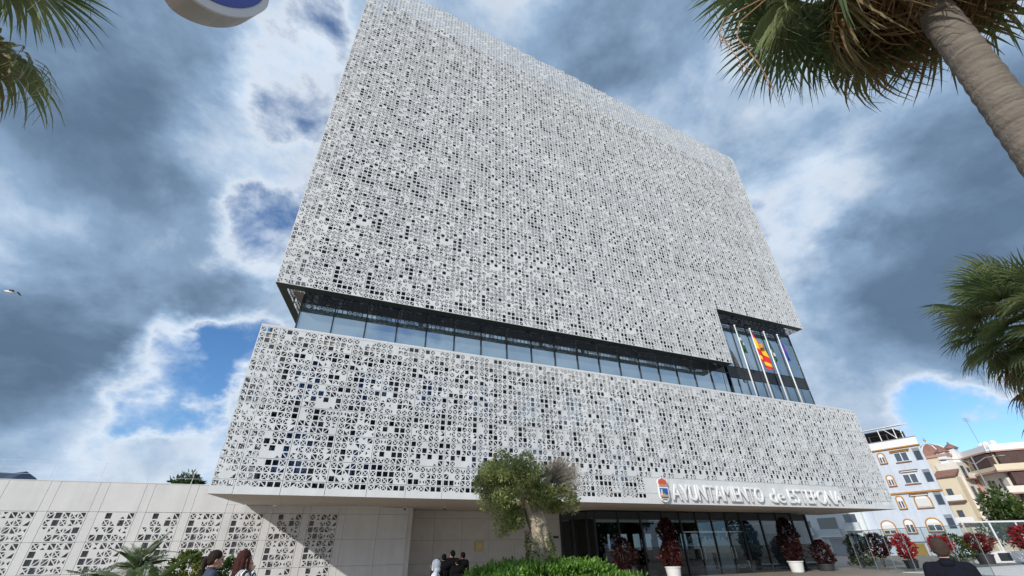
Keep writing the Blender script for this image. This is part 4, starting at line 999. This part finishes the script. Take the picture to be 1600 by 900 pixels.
def palm(name, label, base, top, r0, r1, leaves_n, dead_n, scale, seed, elmin=-62, dead_el=(-88, -62), skirt=.35):
    r = random.Random(seed); base = Vector(base); top = Vector(top)
    t = empty(name, base, label=label, cat='palm tree', group='fan palms')
    V = []; F = []; n = 24; rings = int((top-base).length/.07)
    for k in range(rings+1):
        u = k/rings; c = base.lerp(top, u) + Vector((.05*math.sin(u*4), .03*math.sin(u*5+1), 0)); ra = r0 + (r1-r0)*u + (.15*max(0, .08-u)/.08)
        ra *= 1 + (.040 if k % 2 else -.018) + r.uniform(-.008, .008)
        for q in range(n):
            a = 2*math.pi*q/n; rr = ra*(1 + r.uniform(-.012, .012)); V.append((c.x+rr*math.cos(a), c.y+rr*math.sin(a), c.z))
    for k in range(rings):
        for q in range(n):
            w = (q+1) % n; F.append((k*n+q, k*n+w, (k+1)*n+w, (k+1)*n+q))
    me = bpy.data.meshes.new('trunk'); me.from_pydata(V, [], F); me.materials.append(M_trunk); me.polygons.foreach_set('use_smooth', [True]*len(F)); me.update(); bake_local(link('trunk', me), t)
    def put_leaf(nm, me, az, el, sc, off):
        M_ = Matrix.Rotation(az, 4, 'Z') @ Matrix.Rotation(-el, 4, 'Y') @ Matrix.Rotation(r.uniform(-.35, .35), 4, 'X')
        o = link(nm, me); o.matrix_basis = Matrix.Translation(top + Vector((0, 0, off)) + Vector((math.cos(az), math.sin(az), 0))*r1*.6) @ M_ @ Matrix.Scale(sc, 4); o.parent = t; o.matrix_parent_inverse = Matrix.Translation(base).inverted()
    for k in range(leaves_n):
        u = (k+.5)/leaves_n; el = 78 + (elmin-78)*u**.85; az = k*2.39996 + r.uniform(-.15, .15)
        put_leaf('leaf', r.choice(OLD) if el < -20 and r.random() < .7 else r.choice(LIVE), az, R(el + r.uniform(-5, 5)), scale*r.uniform(.9, 1.1), .25*(1-u))
    for k in range(dead_n):
        put_leaf('dead_leaf', r.choice(DEAD), k*2.39996+.4, R(r.uniform(*dead_el)), scale*r.uniform(.85, 1.1), -r.uniform(.0, skirt))
    return t
NEAR = palm('fan_palm', 'tall fan palm with thick ringed trunk and brown skirt, top right', (4.95, .85, 0), (5.07, .22, 7.85), .155, .138, 46, 28, 1.08, 3, -60, (-74, -40), .3)
palm('fan_palm', 'shaggy fan palm with drooping green fronds at the right edge, mid height', (13.65, 2.95, 0), (13.55, 2.85, 5.35), .24, .20, 64, 84, .93, 8, -80, (-75, -12), 2.3)
palm('fan_palm', 'fan palm at the top left corner, only two hanging frond tips in view', (-5.7, 4.6, 0), (-5.5, 4.5, 7.35), .2, .17, 24, 4, 1.04, 5)
def stalks():
    b = MB(); r = random.Random(2)
    for k in range(2):
        p = [Vector((4.7, .5, 7.2)), Vector((3.9, 1.0, 7.15)), Vector((3.42+.2*k, 1.38-.05*k, 6.9)), Vector((3.30+.22*k, 1.44-.05*k, 6.6)), Vector((3.34+.28*k, 1.42-.05*k, 6.2-.1*k)), Vector((3.48+.3*k, 1.42, 5.85-.08*k))]
        b.tube(p, [.012, .010, .008, .007, .006, .003], 5)
        for j in range(7):
            q = p[3].lerp(p[4], j/7) if j < 4 else p[4].lerp(p[5], (j-4)/3); b.tube([q, q+Vector((r.uniform(-.12, .12), r.uniform(-.12, .12), -r.uniform(.1, .25)))], [.005, .002], 4)
    b.build('flower_stalk', mat('dry_stalk', (.30, .17, .09), .8), NEAR)
stalks()
# ---- cycads
C_a = leafmat('cycad_leaf_a', (.085, .13, .045), .35, .2); C_b = leafmat('cycad_leaf_b', (.15, .19, .085), .35, .2)
def cycad_frond(seed, L, droop, m):
    r = random.Random(seed); V = []; F = []
    def pt(t): return Vector((L*t*(1-.18*droop*t*t), 0, L*(.42*t - .62*droop*t*t)))
    P = [pt(k/10) for k in range(11)]
    for a, b in zip(P, P[1:]):
        i = len(V); V += [tuple(a+Vector((0, .012, 0))), tuple(a-Vector((0, .012, 0))), tuple(b-Vector((0, .009, 0))), tuple(b+Vector((0, .009, 0)))]; F.append((i, i+1, i+2, i+3))
    n = 34
    for k in range(n):
        t = .12 + .88*k/n; p = pt(t); d = (pt(min(1, t+.02))-pt(t-.02)).normalized(); ln = L*.27*math.sin(min(1, t*1.25+.1)*math.pi*.9+.05)*.95 + .03
        for s in (-1, 1):
            o = (d*.62 + Vector((0, s, 0))*.72 + Vector((0, 0, .30))).normalized(); w = d*.0045
            q = p + o*ln; mid = p + o*ln*.55 + Vector((0, 0, .012)); i = len(V)
            V += [tuple(p-w), tuple(p+w), tuple(mid+w*1.1), tuple(q - Vector((0, 0, .02))), tuple(mid-w*1.1)]; F.append((i, i+1, i+2, i+3, i+4))
    me = bpy.data.meshes.new('frond'); me.from_pydata(V, [], F); me.materials.append(m); me.update(); return me
FR = [cycad_frond(k, 1.0, .35+.25*k, [C_a, C_b, C_a][k]) for k in range(3)]
M_cyt = mat('cycad_trunk', (.07, .05, .035), .95, bump=1, bscale=30, var=.4, vscale=12)
def cycad(label, x, y, h, sc, n, seed):
    r = random.Random(seed); t = empty('cycad', (x, y, 0), label=label, cat='cycad', group='cycads by the wing wall')
    b = MB(); b.tube([(0, 0, 0), (0, 0, h*.5), (0, 0, h)], [.17, .16, .13], 12, jit=.12); b.build('trunk', M_cyt, t, world=False)
    for k in range(n):
        el = (70 if sc < 1 else 52) - 70*(k/n); az = k*2.39996 + r.uniform(-.2, .2)
        o = link('frond', FR[k % 3]); o.matrix_basis = Matrix.Translation((0, 0, h-.03)) @ Matrix.Rotation(az, 4, 'Z') @ Matrix.Rotation(-R(el-22), 4, 'Y') @ Matrix.Scale(sc*r.uniform(.85, 1.12), 4); o.parent = t
cycad('tall dark cycad on a short trunk in front of the perforated wing wall', -2.98, 12.8, 1.42, .74, 30, 1)
cycad('broad spreading cycad with pale fronds at the lower left', -2.38, 10.9, .98, 1.12, 44, 2)
def shrub(name, label, x, y, z0, z1, rx, ry, n, mats, ll=.12, lw=.05, cat='shrub', group=None, up=.6, stem=True, shape='egg', core=True):
    t = empty(name, (x, y, 0), label=label, cat=cat, group=group)
    u = rng.random(n); h = z0 + (z1-z0)*u; a = rng.uniform(0, 2*math.pi, n)
    prof = np.sin(np.pi*np.clip(u*.86+.12, 0, 1))**.7 if shape == 'egg' else np.minimum(1, (1-u)*3.2+.25)*(.8+.2*np.sin(u*9)) if shape == 'column' else np.sqrt(np.clip(1-(2*u-1)**2, 0, 1))
    lump = 1 + .30*np.sin(3*a+h*5+x) + .22*np.sin(5*a-h*9+y) + .12*np.sin(11*a+h*17)
    rad = prof*lump*rng.uniform(.55, 1.0, n)**.5
    C = np.stack([rx*rad*np.cos(a), ry*rad*np.sin(a), h], 1); D = np.stack([np.cos(a), np.sin(a), up+0*a], 1)
    o = link('foliage', leaves('foliage', C, ll, lw, mats, D, .45)); o.parent = t
    if stem:
        b = MB()
        for k in range(5): b.tube([(.04*math.cos(k*1.3), .04*math.sin(k*1.3), .0), (rx*.35*math.cos(k*1.3), ry*.35*math.sin(k*1.3), z0+(z1-z0)*.6)], [.022, .01], 5)
        b.build('stem', mat('shrub_stem', (.07, .05, .035), .9), t, world=False)
    return t
L_green = [leafmat('shrub_a', (.045, .09, .02)), leafmat('shrub_b', (.08, .13, .025)), leafmat('shrub_c', (.03, .06, .015))]
L_yel = [leafmat('shrub_y', (.15, .16, .025)), leafmat('shrub_y2', (.09, .12, .02)), leafmat('shrub_b', (.08, .13, .025))]
shrub('shrub', 'yellowish green rounded shrub behind the woman in the navy top', -2.05, 12.5, .5, 1.66, .34, .34, 1500, L_yel)
shrub('shrub', 'dark green shrub between the two women, against the wing wall', -1.25, 12.6, .3, 1.52, .36, .36, 1300, L_green)
L_dred = [leafmat('dark_red_a', (.035, .008, .009)), leafmat('dark_red_b', (.065, .012, .011)), leafmat('dark_red_c', (.018, .008, .008))]
L_red = [leafmat('red_a', (.48, .03, .035)), leafmat('red_b', (.62, .06, .05)), leafmat('red_c', (.28, .02, .02))]
L_mred = [leafmat('crimson_a', (.26, .02, .035)), leafmat('crimson_b', (.16, .02, .02)), leafmat('crimson_c', (.09, .03, .02))]
M_pot = mat('white_pot', (.66, .66, .65), .45, var=.04); M_pot_d = mat('dark_pot', (.035, .035, .04), .6, var=.2)
def pot(t, r0, r1, h, m, name='pot'):
    MB().lathe([(r0*.8, 0), (r0, .02), (r1*.97, h*.9), (r1*1.06, h*.9), (r1*1.06, h), (r1*.93, h), (r1*.9, h*.93), (.02, h*.93)], (0, 0, 0), 24).build(name, m, t, world=False)
PG = 'potted shrubs outside the entrance'
t = shrub('potted_shrub', 'dark red shrub on bare stems by the glass corner, nearest the olive tree', 16.85, 23.4, .55, 2.0, .55, .5, 1500, L_dred, .16, .07, 'potted plant', PG, shape='egg'); pot(t, .28, .36, .42, M_pot_d)
t = shrub('potted_shrub', 'tall dark red leafy column in a white pot left of the entrance doors', 20.1, 23.3, .6, 3.0, .48, .48, 3000, L_dred + [L_mred[1]], .16, .08, 'potted plant', PG, shape='column'); pot(t, .36, .44, .62, M_pot)
t = shrub('potted_shrub', 'tall dark red leafy column in a white pot right of the entrance doors', 30.35, 23.3, .6, 3.1, .52, .52, 3000, L_dred, .17, .085, 'potted plant', PG, shape='egg'); pot(t, .36, .46, .64, M_pot)
t = shrub('potted_shrub', 'low dark red shrub in a dark bowl at the right end of the glazing', 33.4, 23.4, .35, 1.75, .6, .55, 1700, L_dred, .16, .08, 'potted plant', PG); pot(t, .42, .52, .4, M_pot_d)
RGp = 'shrubs along the terrace'
t = shrub('shrub', 'tall green and rusty shrub right of the entrance, at the end of the soffit', 39.3, 24.6, .1, 2.15, .75, .7, 2600, L_green + [leafmat('rusty', (.16, .08, .03))], .16, .06, 'shrub', RGp, shape='column')
t = shrub('shrub', 'dark crimson rounded shrub beside the tall green one', 40.6, 23.9, .6, 2.1, .72, .7, 1100, L_dred + [L_mred[0]], .26, .10, 'shrub', RGp, shape='ball')
t = shrub('potted_shrub', 'bright red shrub in a grey pot in front of the pale blue house', 37.2, 20.2, .6, 1.98, .42, .42, 800, L_red, .24, .085, 'potted plant', RGp, shape='ball'); pot(t, .3, .4, .55, M_pot_d)
t = shrub('potted_shrub', 'bright red shrub directly behind the head of the man in navy', 42.2, 20.6, .8, 1.85, .55, .5, 800, L_red, .25, .09, 'potted plant', RGp, shape='ball'); pot(t, .3, .4, .7, M_pot_d)
t = shrub('shrub', 'olive green bushy shrub between the red and crimson ones', 45.6, 21.4, .1, 2.0, .95, .8, 2600, L_green + [L_yel[0]], .17, .06, 'shrub', RGp, shape='ball')
t = shrub('potted_shrub', 'crimson spreading shrub in a dark pot left of the white booth', 46.6, 20.3, .8, 1.95, .78, .7, 1100, L_mred, .27, .085, 'potted plant', RGp, shape='ball'); pot(t, .45, .55, .7, M_pot_d)
t = shrub('potted_shrub', 'crimson shrub cut off by the right edge, in front of the booth', 47.4, 17.6, .9, 2.35, .8, .8, 1100, L_mred + [L_red[0]], .32, .10, 'potted plant', RGp, shape='ball'); pot(t, .4, .5, .85, M_pot)
# leafy street tree in front of the cream block
def broad_tree(name, label, x, y, h, rx, rz, n, mats, ll=.3, lw=.14, group=None, trunk_r=.16):
    t = empty(name, (x, y, 0), label=label, cat='tree', group=group)
    MB().tube([(0, 0, 0), (.05, .03, h*.35), (-.04, .02, h*.7)], [trunk_r*1.2, trunk_r, trunk_r*.5], 9).build('trunk', M_bark, t, world=False, smooth=True)
    cl = []
    for k in range(46):
        d = Vector((random.gauss(0, 1), random.gauss(0, 1), random.gauss(0, 1))).normalized()*random.uniform(.3, 1)
        cl.append(((d.x*rx, d.y*rx, h-rz+d.z*rz), (rx*.3, rx*.3, rz*.26), 1))
    C, D = clump_points(cl, n/46)
    o = link('crown', leaves('crown', C, ll, lw, mats, D, .7)); o.parent = t
    b = MB()
    for k in range(7): b.tube([(0, 0, h*.4), (rx*.5*math.cos(k*.9), rx*.5*math.sin(k*.9), h-rz+.3*rz*math.sin(k*2))], [trunk_r*.5, trunk_r*.15], 6)
    b.build('limb', M_bark, t, world=False); return t
broad_tree('leafy_tree', 'green broad-leaved tree between the pale blue house and the white booth', 58.5, 22.6, 5.6, 2.0, 2.3, 2600, L_green + [L_yel[1]], .42, .2)
broad_tree('dark_tree', 'dark bushy tree peeping over the wing wall beside the town hall', -12.0, 58.4, 9.2, 2.2, 2.2, 3600, [leafmat('far_dark', (.02, .035, .015)), L_green[0]], .5, .2)
# trees across the square, seen only in the glass
for k, (x, y, h) in enumerate(((34, -6, 8), (43, -9, 9), (52, -5, 8.5), (61, -10, 9), (26, -10, 8))):
    broad_tree('plaza_tree', ['broad dark tree across the square, reflected in the middle of the entrance glass', 'broad dark tree across the square, reflected behind the doors', 'broad dark tree across the square, reflected right of the doors', 'broad dark tree across the square, reflected at the right end of the glass', 'broad dark tree across the square, reflected at the left end of the glass'][k], x, y, h, 4.2, 3.3, 3200, L_green, .6, .3, 'trees across the square', .25)
# low roof beyond the wing
r = empty('distant_shed', (-15.5, 60, 0), label='low pale roof just visible over the wing wall', cat='building')
MB().box(-19, -12.5, 60, 66, 0, 7.7).build('wall', M_wfr, r); b = MB(); b.prism([(-19.4, 59.6), (-12.2, 59.6), (-12.2, 66), (-19.4, 66)], [7.71, 7.71, 7.71, 7.71], [7.85, 8.35, 8.35, 7.85]); b.build('roof', M_wfr, r)

# ---------------------------------------------------------------- raised sign, top left
def sign():
    c = Vector((-1.98, 3.06, 7.08)); fx = Vector((.72, .69, 0)).normalized(); fn = Vector((.69, -.72, 0)).normalized(); up = Vector((0, 0, 1)); ax = fx
    def P(u, v, w): return c + ax*u + up*v + fn*w
    def outline(s, n=56, p=1.6):
        out = []
        for k in range(n):
            a = 2*math.pi*k/n; x = abs(math.cos(a))**(2/p)*math.copysign(1, math.cos(a)); z = abs(math.sin(a))**(2/p)*math.copysign(1, math.sin(a)); out.append((x*s*.56, z*s*.90))
        return out
    r = empty('lozenge_sign', c, label='thick rounded sign with blue face and white rim at the top edge', cat='sign')
    def slab(s, w0, w1, m, nm):
        b = MB(); o = outline(s); n = len(o)
        b.poly([P(x, z, w1) for x, z in o]); b.poly([P(x, z, w0) for x, z in reversed(o)])
        for k in range(n):
            j = (k+1) % n; b.poly([P(*o[k], w0), P(*o[j], w0), P(*o[j], w1), P(*o[k], w1)])
        return b.build(nm, m, r)
    M_sg = mat('sign_body', (.42, .40, .37), .6, var=.12, vscale=4)
    slab(1.0, -.26, 0, M_sg, 'body'); slab(1.0, .001, .03, mat('sign_rim', (.62, .62, .62), .4), 'rim'); slab(.86, .031, .04, mat('sign_blue', (.005, .03, .30), .3), 'blue_face')
    b = MB(); b.tube([P(0, .5, -.2), P(-1.2, 1.1, -.3), (-4.2, 1.2, 8.2), (-5.2, .4, 8.2)], .06, 8); b.tube([(-5.2, .4, 8.3), (-5.2, .4, 0)], .09, 10); b.build('bracket_post', M_metal, r)
sign()
# gull gliding far off
def gull():
    c = Vector((-29.3, 49.9, 23.0)); r = empty('gull', c, label='tiny gull gliding against the dark cloud at the left edge', cat='bird')
    b = MB(); b.tube([c+Vector((-.55, 0, .05)), c+Vector((-.3, 0, .04)), c, c+Vector((.3, 0, -.02)), c+Vector((.5, 0, -.05))], [.02, .10, .13, .08, .015], 8); b.build('body', mat('gull_white', (.8, .8, .8), .6), r, smooth=True)
    for s in (-1, 1):
        w = MB(); p = [c+Vector((.0, .05*s, .08)), c+Vector((.1, .35*s, .28 if s > 0 else .12)), c+Vector((.35, .75*s, .1 if s > 0 else -.1))]
        for a, q, wa, wq in ((p[0], p[1], .2, .17), (p[1], p[2], .17, .03)):
            f = Vector((1, 0, 0)); w.poly([a-f*wa, q-f*wq, q+f*wq, a+f*wa]); w.poly([a-f*wa+Vector((0, 0, -.02)), a+f*wa+Vector((0, 0, -.02)), q+f*wq+Vector((0, 0, -.02)), q-f*wq+Vector((0, 0, -.02))])
        w.build('wing', mat('gull_grey', (.12, .13, .15), .7), r)
gull()
# ---------------------------------------------------------------- people
def remesh(o, vox, it=6):
    m = o.modifiers.new('surface', 'REMESH'); m.mode = 'VOXEL'; m.voxel_size = vox; m.use_smooth_shade = True
    s = o.modifiers.new('smooth', 'SMOOTH'); s.iterations = it; s.factor = .5
def arm_pts(side, pose):
    sh = Vector((side*.175, 0, 1.36))
    if pose == 'down': return sh, Vector((side*.235, .0, 1.08)), Vector((side*.22, .09, .84))
    if pose == 'fold': return sh, Vector((side*.225, .05, 1.10)), Vector((side*.04, .25, 1.13))
    if pose == 'face': return sh, Vector((side*.19, .20, 1.17)), Vector((side*.05, .145, 1.40))
    if pose == 'phone': return sh, Vector((side*.21, .12, 1.10)), Vector((side*.08, .30, 1.24))
def hand(b, wr, d, side, curl=.5):
    d = d.normalized(); x = d.cross(Vector((0, 0, 1))); x = x.normalized() if x.length > .1 else Vector((side, 0, 0)); nrm = x.cross(d)
    pc = wr + d*.045
    b.ball(pc, (.04, .04, .04), 8); b.capsule(wr, wr + d*.08, .03, .034, 8)
    for k, (off, ln) in enumerate(((-.03, .062), (-.01, .074), (.01, .07), (.028, .056))):
        p = wr + d*.085 + x*off; q = p + d*ln*.55; e = q + (d*(1-curl) - nrm*curl).normalized()*ln*.55; b.capsule(p, q, .0095, .009, 7); b.capsule(q, e, .009, .0075, 7)
    p = wr + d*.03 + x*.03*side; q = p + (d*.6 + x*.8*side).normalized()*.045; b.capsule(p, q, .012, .011, 7); b.capsule(q, q + d*.03, .011, .009, 7)
def person(label, loc, yaw, H, top_m, bot_m, hair_m, skin, hair='short', arms=('down', 'down'), top_kind='jacket', bend=0.0, head_turn=0.0, group=None, hood=False, extra=None, bulk=0.0):
    k = H/1.66
    b = MB(); hr = Matrix.Rotation(head_turn, 3, 'Z')
    hc = Vector((0, .025, 1.545))
    def hp(x, y, z): return hc + hr @ Vector((x, y, z))
    b.ball(hp(0, -.012, .018), (.074, .094, .100), 16, rot=hr); b.ball(hp(0, .028, -.055), (.052, .060, .062), 12, rot=hr); b.ball(hp(0, .062, -.092), (.026, .024, .022), 8, rot=hr)
    b.capsule(hp(0, .085, .008), hp(0, .108, -.028), .010, .016, 8); b.ball(hp(0, .088, -.062), (.024, .012, .010), 8, rot=hr); b.ball(hp(0, .080, .028), (.05, .02, .012), 8, rot=hr)
    for s in (-1, 1): b.ball(hp(s*.075, -.012, -.005), (.013, .028, .036), 8, rot=hr); b.ball(hp(s*.042, .070, -.03), (.022, .018, .018), 8, rot=hr)
    b.capsule((0, -.012, 1.36), (0, .0, 1.48), .055, .050, 12)
    b.ball((0, 0, 1.28), (.155, .095, .13), 14); b.ball((0, 0, 1.08), (.135, .09, .17), 14); b.ball((0, 0, .92), (.155, .10, .13), 14)
    for s, pose in zip((-1, 1), arms):
        sh, el, wr = arm_pts(s, pose); b.capsule(sh, el, .046, .038, 10); b.capsule(el, wr, .037, .026, 10); hand(b, wr, (wr-el), s)
        b.capsule((s*.085, 0, .9), (s*.095, .01, .48), .078, .055, 10); b.capsule((s*.095, .01, .48), (s*.1, -.01, .09), .052, .036, 10); b.capsule((s*.1, -.03, .04), (s*.11, .13, .035), .036, .03, 8)
    o = b.build('person', skin, None, loc=loc); o.rotation_euler = (0, 0, yaw); o.scale = (k, k, k); tag(o, label, 'person', group); remesh(o, .009)
    def child(mb, nm, m, vox=.012, it=5):
        c = link(nm, mb.mesh(nm, m)); c.parent = o; remesh(c, vox, it) if vox else None; return c
    # eyes
    for s in (-1, 1): child(MB().ball(hp(s*.030, .079, .012), (.012, .010, .008), 8), 'eye', mat('eye_dark', (.02, .015, .012), .2), 0)
    # top
    j = MB(); pad = (.026 if top_kind != 'shirt' else .015) + bulk
    j.ball((0, 0, 1.28), (.165+pad, .10+pad, .135), 14); j.ball((0, 0, 1.08), (.14+pad, .095+pad, .18), 14); j.ball((0, 0, .95), (.155+pad, .10+pad, .14), 14)
    j.capsule((-.13, -.005, 1.365), (.13, -.005, 1.365), .058+pad*.4, .058+pad*.4, 10); j.capsule((0, -.02, 1.34), (0, -.008, 1.42), .078, .068, 12)
    for s, pose in zip((-1, 1), arms):
        sh, el, wr = arm_pts(s, pose); wr = el.lerp(wr, .92); j.capsule(sh, el, .058+pad*.5, .050+pad*.3, 10); j.capsule(el, wr, .049+pad*.3, .038+pad*.3, 10)
    child(j, 'jacket' if top_kind != 'shirt' else 'shirt', top_m)
    # trousers and shoes
    tr = MB(); tr.ball((0, 0, .90), (.168, .115, .13), 12)
    for s in (-1, 1): tr.capsule((s*.085, 0, .88), (s*.095, .01, .48), .092, .068, 10); tr.capsule((s*.095, .01, .48), (s*.1, -.01, .10), .066, .055, 10)
    child(tr, 'trousers', bot_m)
    for s in (-1, 1): child(MB().capsule((s*.1, -.035, .045), (s*.112, .14, .04), .045, .040, 10), 'shoe', mat('shoe_black', (.02, .02, .02), .5), 0)
    # hair
    h = MB()
    if hair:
        h.ball(hp(0, -.026, .040), (.086, .100, .094), 16, rot=hr); h.ball(hp(0, -.056, .0), (.078, .060, .078), 14, rot=hr)
        for s in (-1, 1): h.ball(hp(s*.066, -.03, .02), (.022, .055, .06), 10, rot=hr)
    if hair == 'tied':
        h.ball(hp(0, -.135, .0), (.035, .042, .042), 10); h.capsule(hp(0, -.14, -.01), hp(.0, -.125, -.18), .034, .02, 10)
    if hair == 'long':
        for s in (-1, 0, 1): h.capsule(hp(s*.062, -.045, .0), hp(s*.07, -.04, -.20), .038, .030, 10); h.capsule(hp(s*.03, -.085, .0), hp(s*.04, -.09, -.22), .042, .034, 10)
        for s in (-1, 1): h.capsule(hp(s*.073, .03, .02), hp(s*.078, .035, -.13), .018, .016, 8)
    if hair: child(h, 'hair', hair_m, .011, 4)
    if hood:
        g = MB(); g.ball(hp(0, -.035, .03), (.105, .115, .125), 16, rot=hr); g.ball(hp(0, -.06, -.09), (.10, .09, .08), 12, rot=hr)
        for s in (-1, 1): g.capsule(hp(s*.082, .045, .05), hp(s*.070, .05, -.09), .026, .026, 8)
        g.capsule(hp(-.07, .045, .085), hp(.07, .045, .085), .028, .028, 8); child(g, 'hood', top_m, .012, 4)
    if extra: extra(o)
    return o
SK1 = mat('skin_a', (.50, .29, .20), .55, var=.08, vscale=8); SK2 = mat('skin_b', (.36, .19, .13), .55, var=.08, vscale=8)
HB = mat('hair_dark_brown', (.022, .012, .009), .7, var=.4, vscale=30, bump=.6, bscale=60, spec=.2); HR = mat('hair_reddish', (.05, .014, .012), .7, var=.4, vscale=30, bump=.6, bscale=60, spec=.2); HG = mat('hair_short_brown', (.042, .024, .017), .85, var=.35, vscale=40, bump=.5, bscale=120); HK = mat('hair_black', (.006, .005, .005), .9, spec=.1)
NV = mat('navy_cloth', (.006, .007, .014), .9, var=.2, vscale=10, bump=.4, bscale=14, spec=.2); NV2 = mat('slate_navy_cloth', (.03, .045, .075), .8, var=.2, vscale=10, bump=.3, bscale=14); BK = mat('black_cloth', (.006, .006, .007), .95, spec=.1, bump=.3, bscale=12); DN = mat('denim', (.03, .045, .09), .85, var=.2, vscale=20); WH = mat('white_hoodie', (.60, .62, .66), .85, var=.05, bump=.4, bscale=12)
def zebra_mat():
    m = mat('zebra_print', (.7, .7, .7), .8); nt = m.node_tree; b = nt.nodes['Principled BSDF']; tc = nt.nodes.new('ShaderNodeTexCoord'); w = nt.nodes.new('ShaderNodeTexWave'); w.inputs['Scale'].default_value = 7; w.inputs['Distortion'].default_value = 9; w.inputs['Detail'].default_value = 2; w.inputs['Detail Scale'].default_value = 1.2
    r = nt.nodes.new('ShaderNodeValToRGB'); r.color_ramp.interpolation = 'CONSTANT'; r.color_ramp.elements[0].color = (.012, .012, .014, 1); r.color_ramp.elements[1].position = .5; r.color_ramp.elements[1].color = (.66, .66, .66, 1)
    nt.links.new(tc.outputs['Object'], w.inputs['Vector']); nt.links.new(w.outputs[0], r.inputs[0]); nt.links.new(r.outputs[0], b.inputs['Base Color']); return m
person('person in navy top with tied brown hair, facing right in front of the wing wall', (-1.09, 8.55, 0), R(-72), 1.66, NV2, DN, HB, SK1, 'tied', ('phone', 'down'))
person('person in black and white patterned top with reddish brown hair, hand raised to the face', (-.70, 8.40, 0), R(-62), 1.655, zebra_mat(), BK, HR, SK1, 'long', ('face', 'face'), 'shirt')
person('person in a white hooded top in front of the recess wall', (2.92, 11.1, 0), R(75), 1.42, WH, DN, HK, SK2, None, ('phone', 'phone'), 'jacket', hood=True)
person('dark-haired person standing close behind the white hooded one', (3.12, 11.75, 0), R(95), 1.44, BK, BK, HK, SK2, 'short', ('down', 'down'), group='people in black by the recess', bulk=.05)
person('person all in black, tallest of the huddled group by the hedge', (4.72, 15.9, 0), R(15), 1.61, BK, BK, HK, SK2, 'short', ('fold', 'fold'), group='people in black by the recess', bulk=.05)
person('person all in black at the right of the huddled group', (5.12, 16.05, 0), R(25), 1.55, BK, BK, HK, SK2, 'short', ('fold', 'down'), group='people in black by the recess', bulk=.05)
person('person all in black at the left of the huddled group, bending slightly', (4.42, 15.85, 0), R(-15), 1.51, BK, BK, HK, SK2, 'short', ('down', 'fold'), group='people in black by the recess', bulk=.05)
person('shorter person all in black, half hidden in front of the huddled group', (4.80, 15.55, 0), R(5), 1.38, BK, BK, HK, SK2, 'short', ('fold', 'fold'), group='people in black by the recess', bulk=.05)
def collar(o):
    b = MB(); b.lathe([(.085, 1.385), (.076, 1.44), (.070, 1.445), (.078, 1.39)], (0, -.012, 0), 18); c = link('collar', b.mesh('collar', NV, True)); c.parent = o
person('person in dark navy jacket with cropped brown hair, seen from behind', (6.98, 3.42, 0), R(-64), 1.62, NV, DN, HG, SK1, 'short', ('down', 'down'), 'jacket', extra=collar)
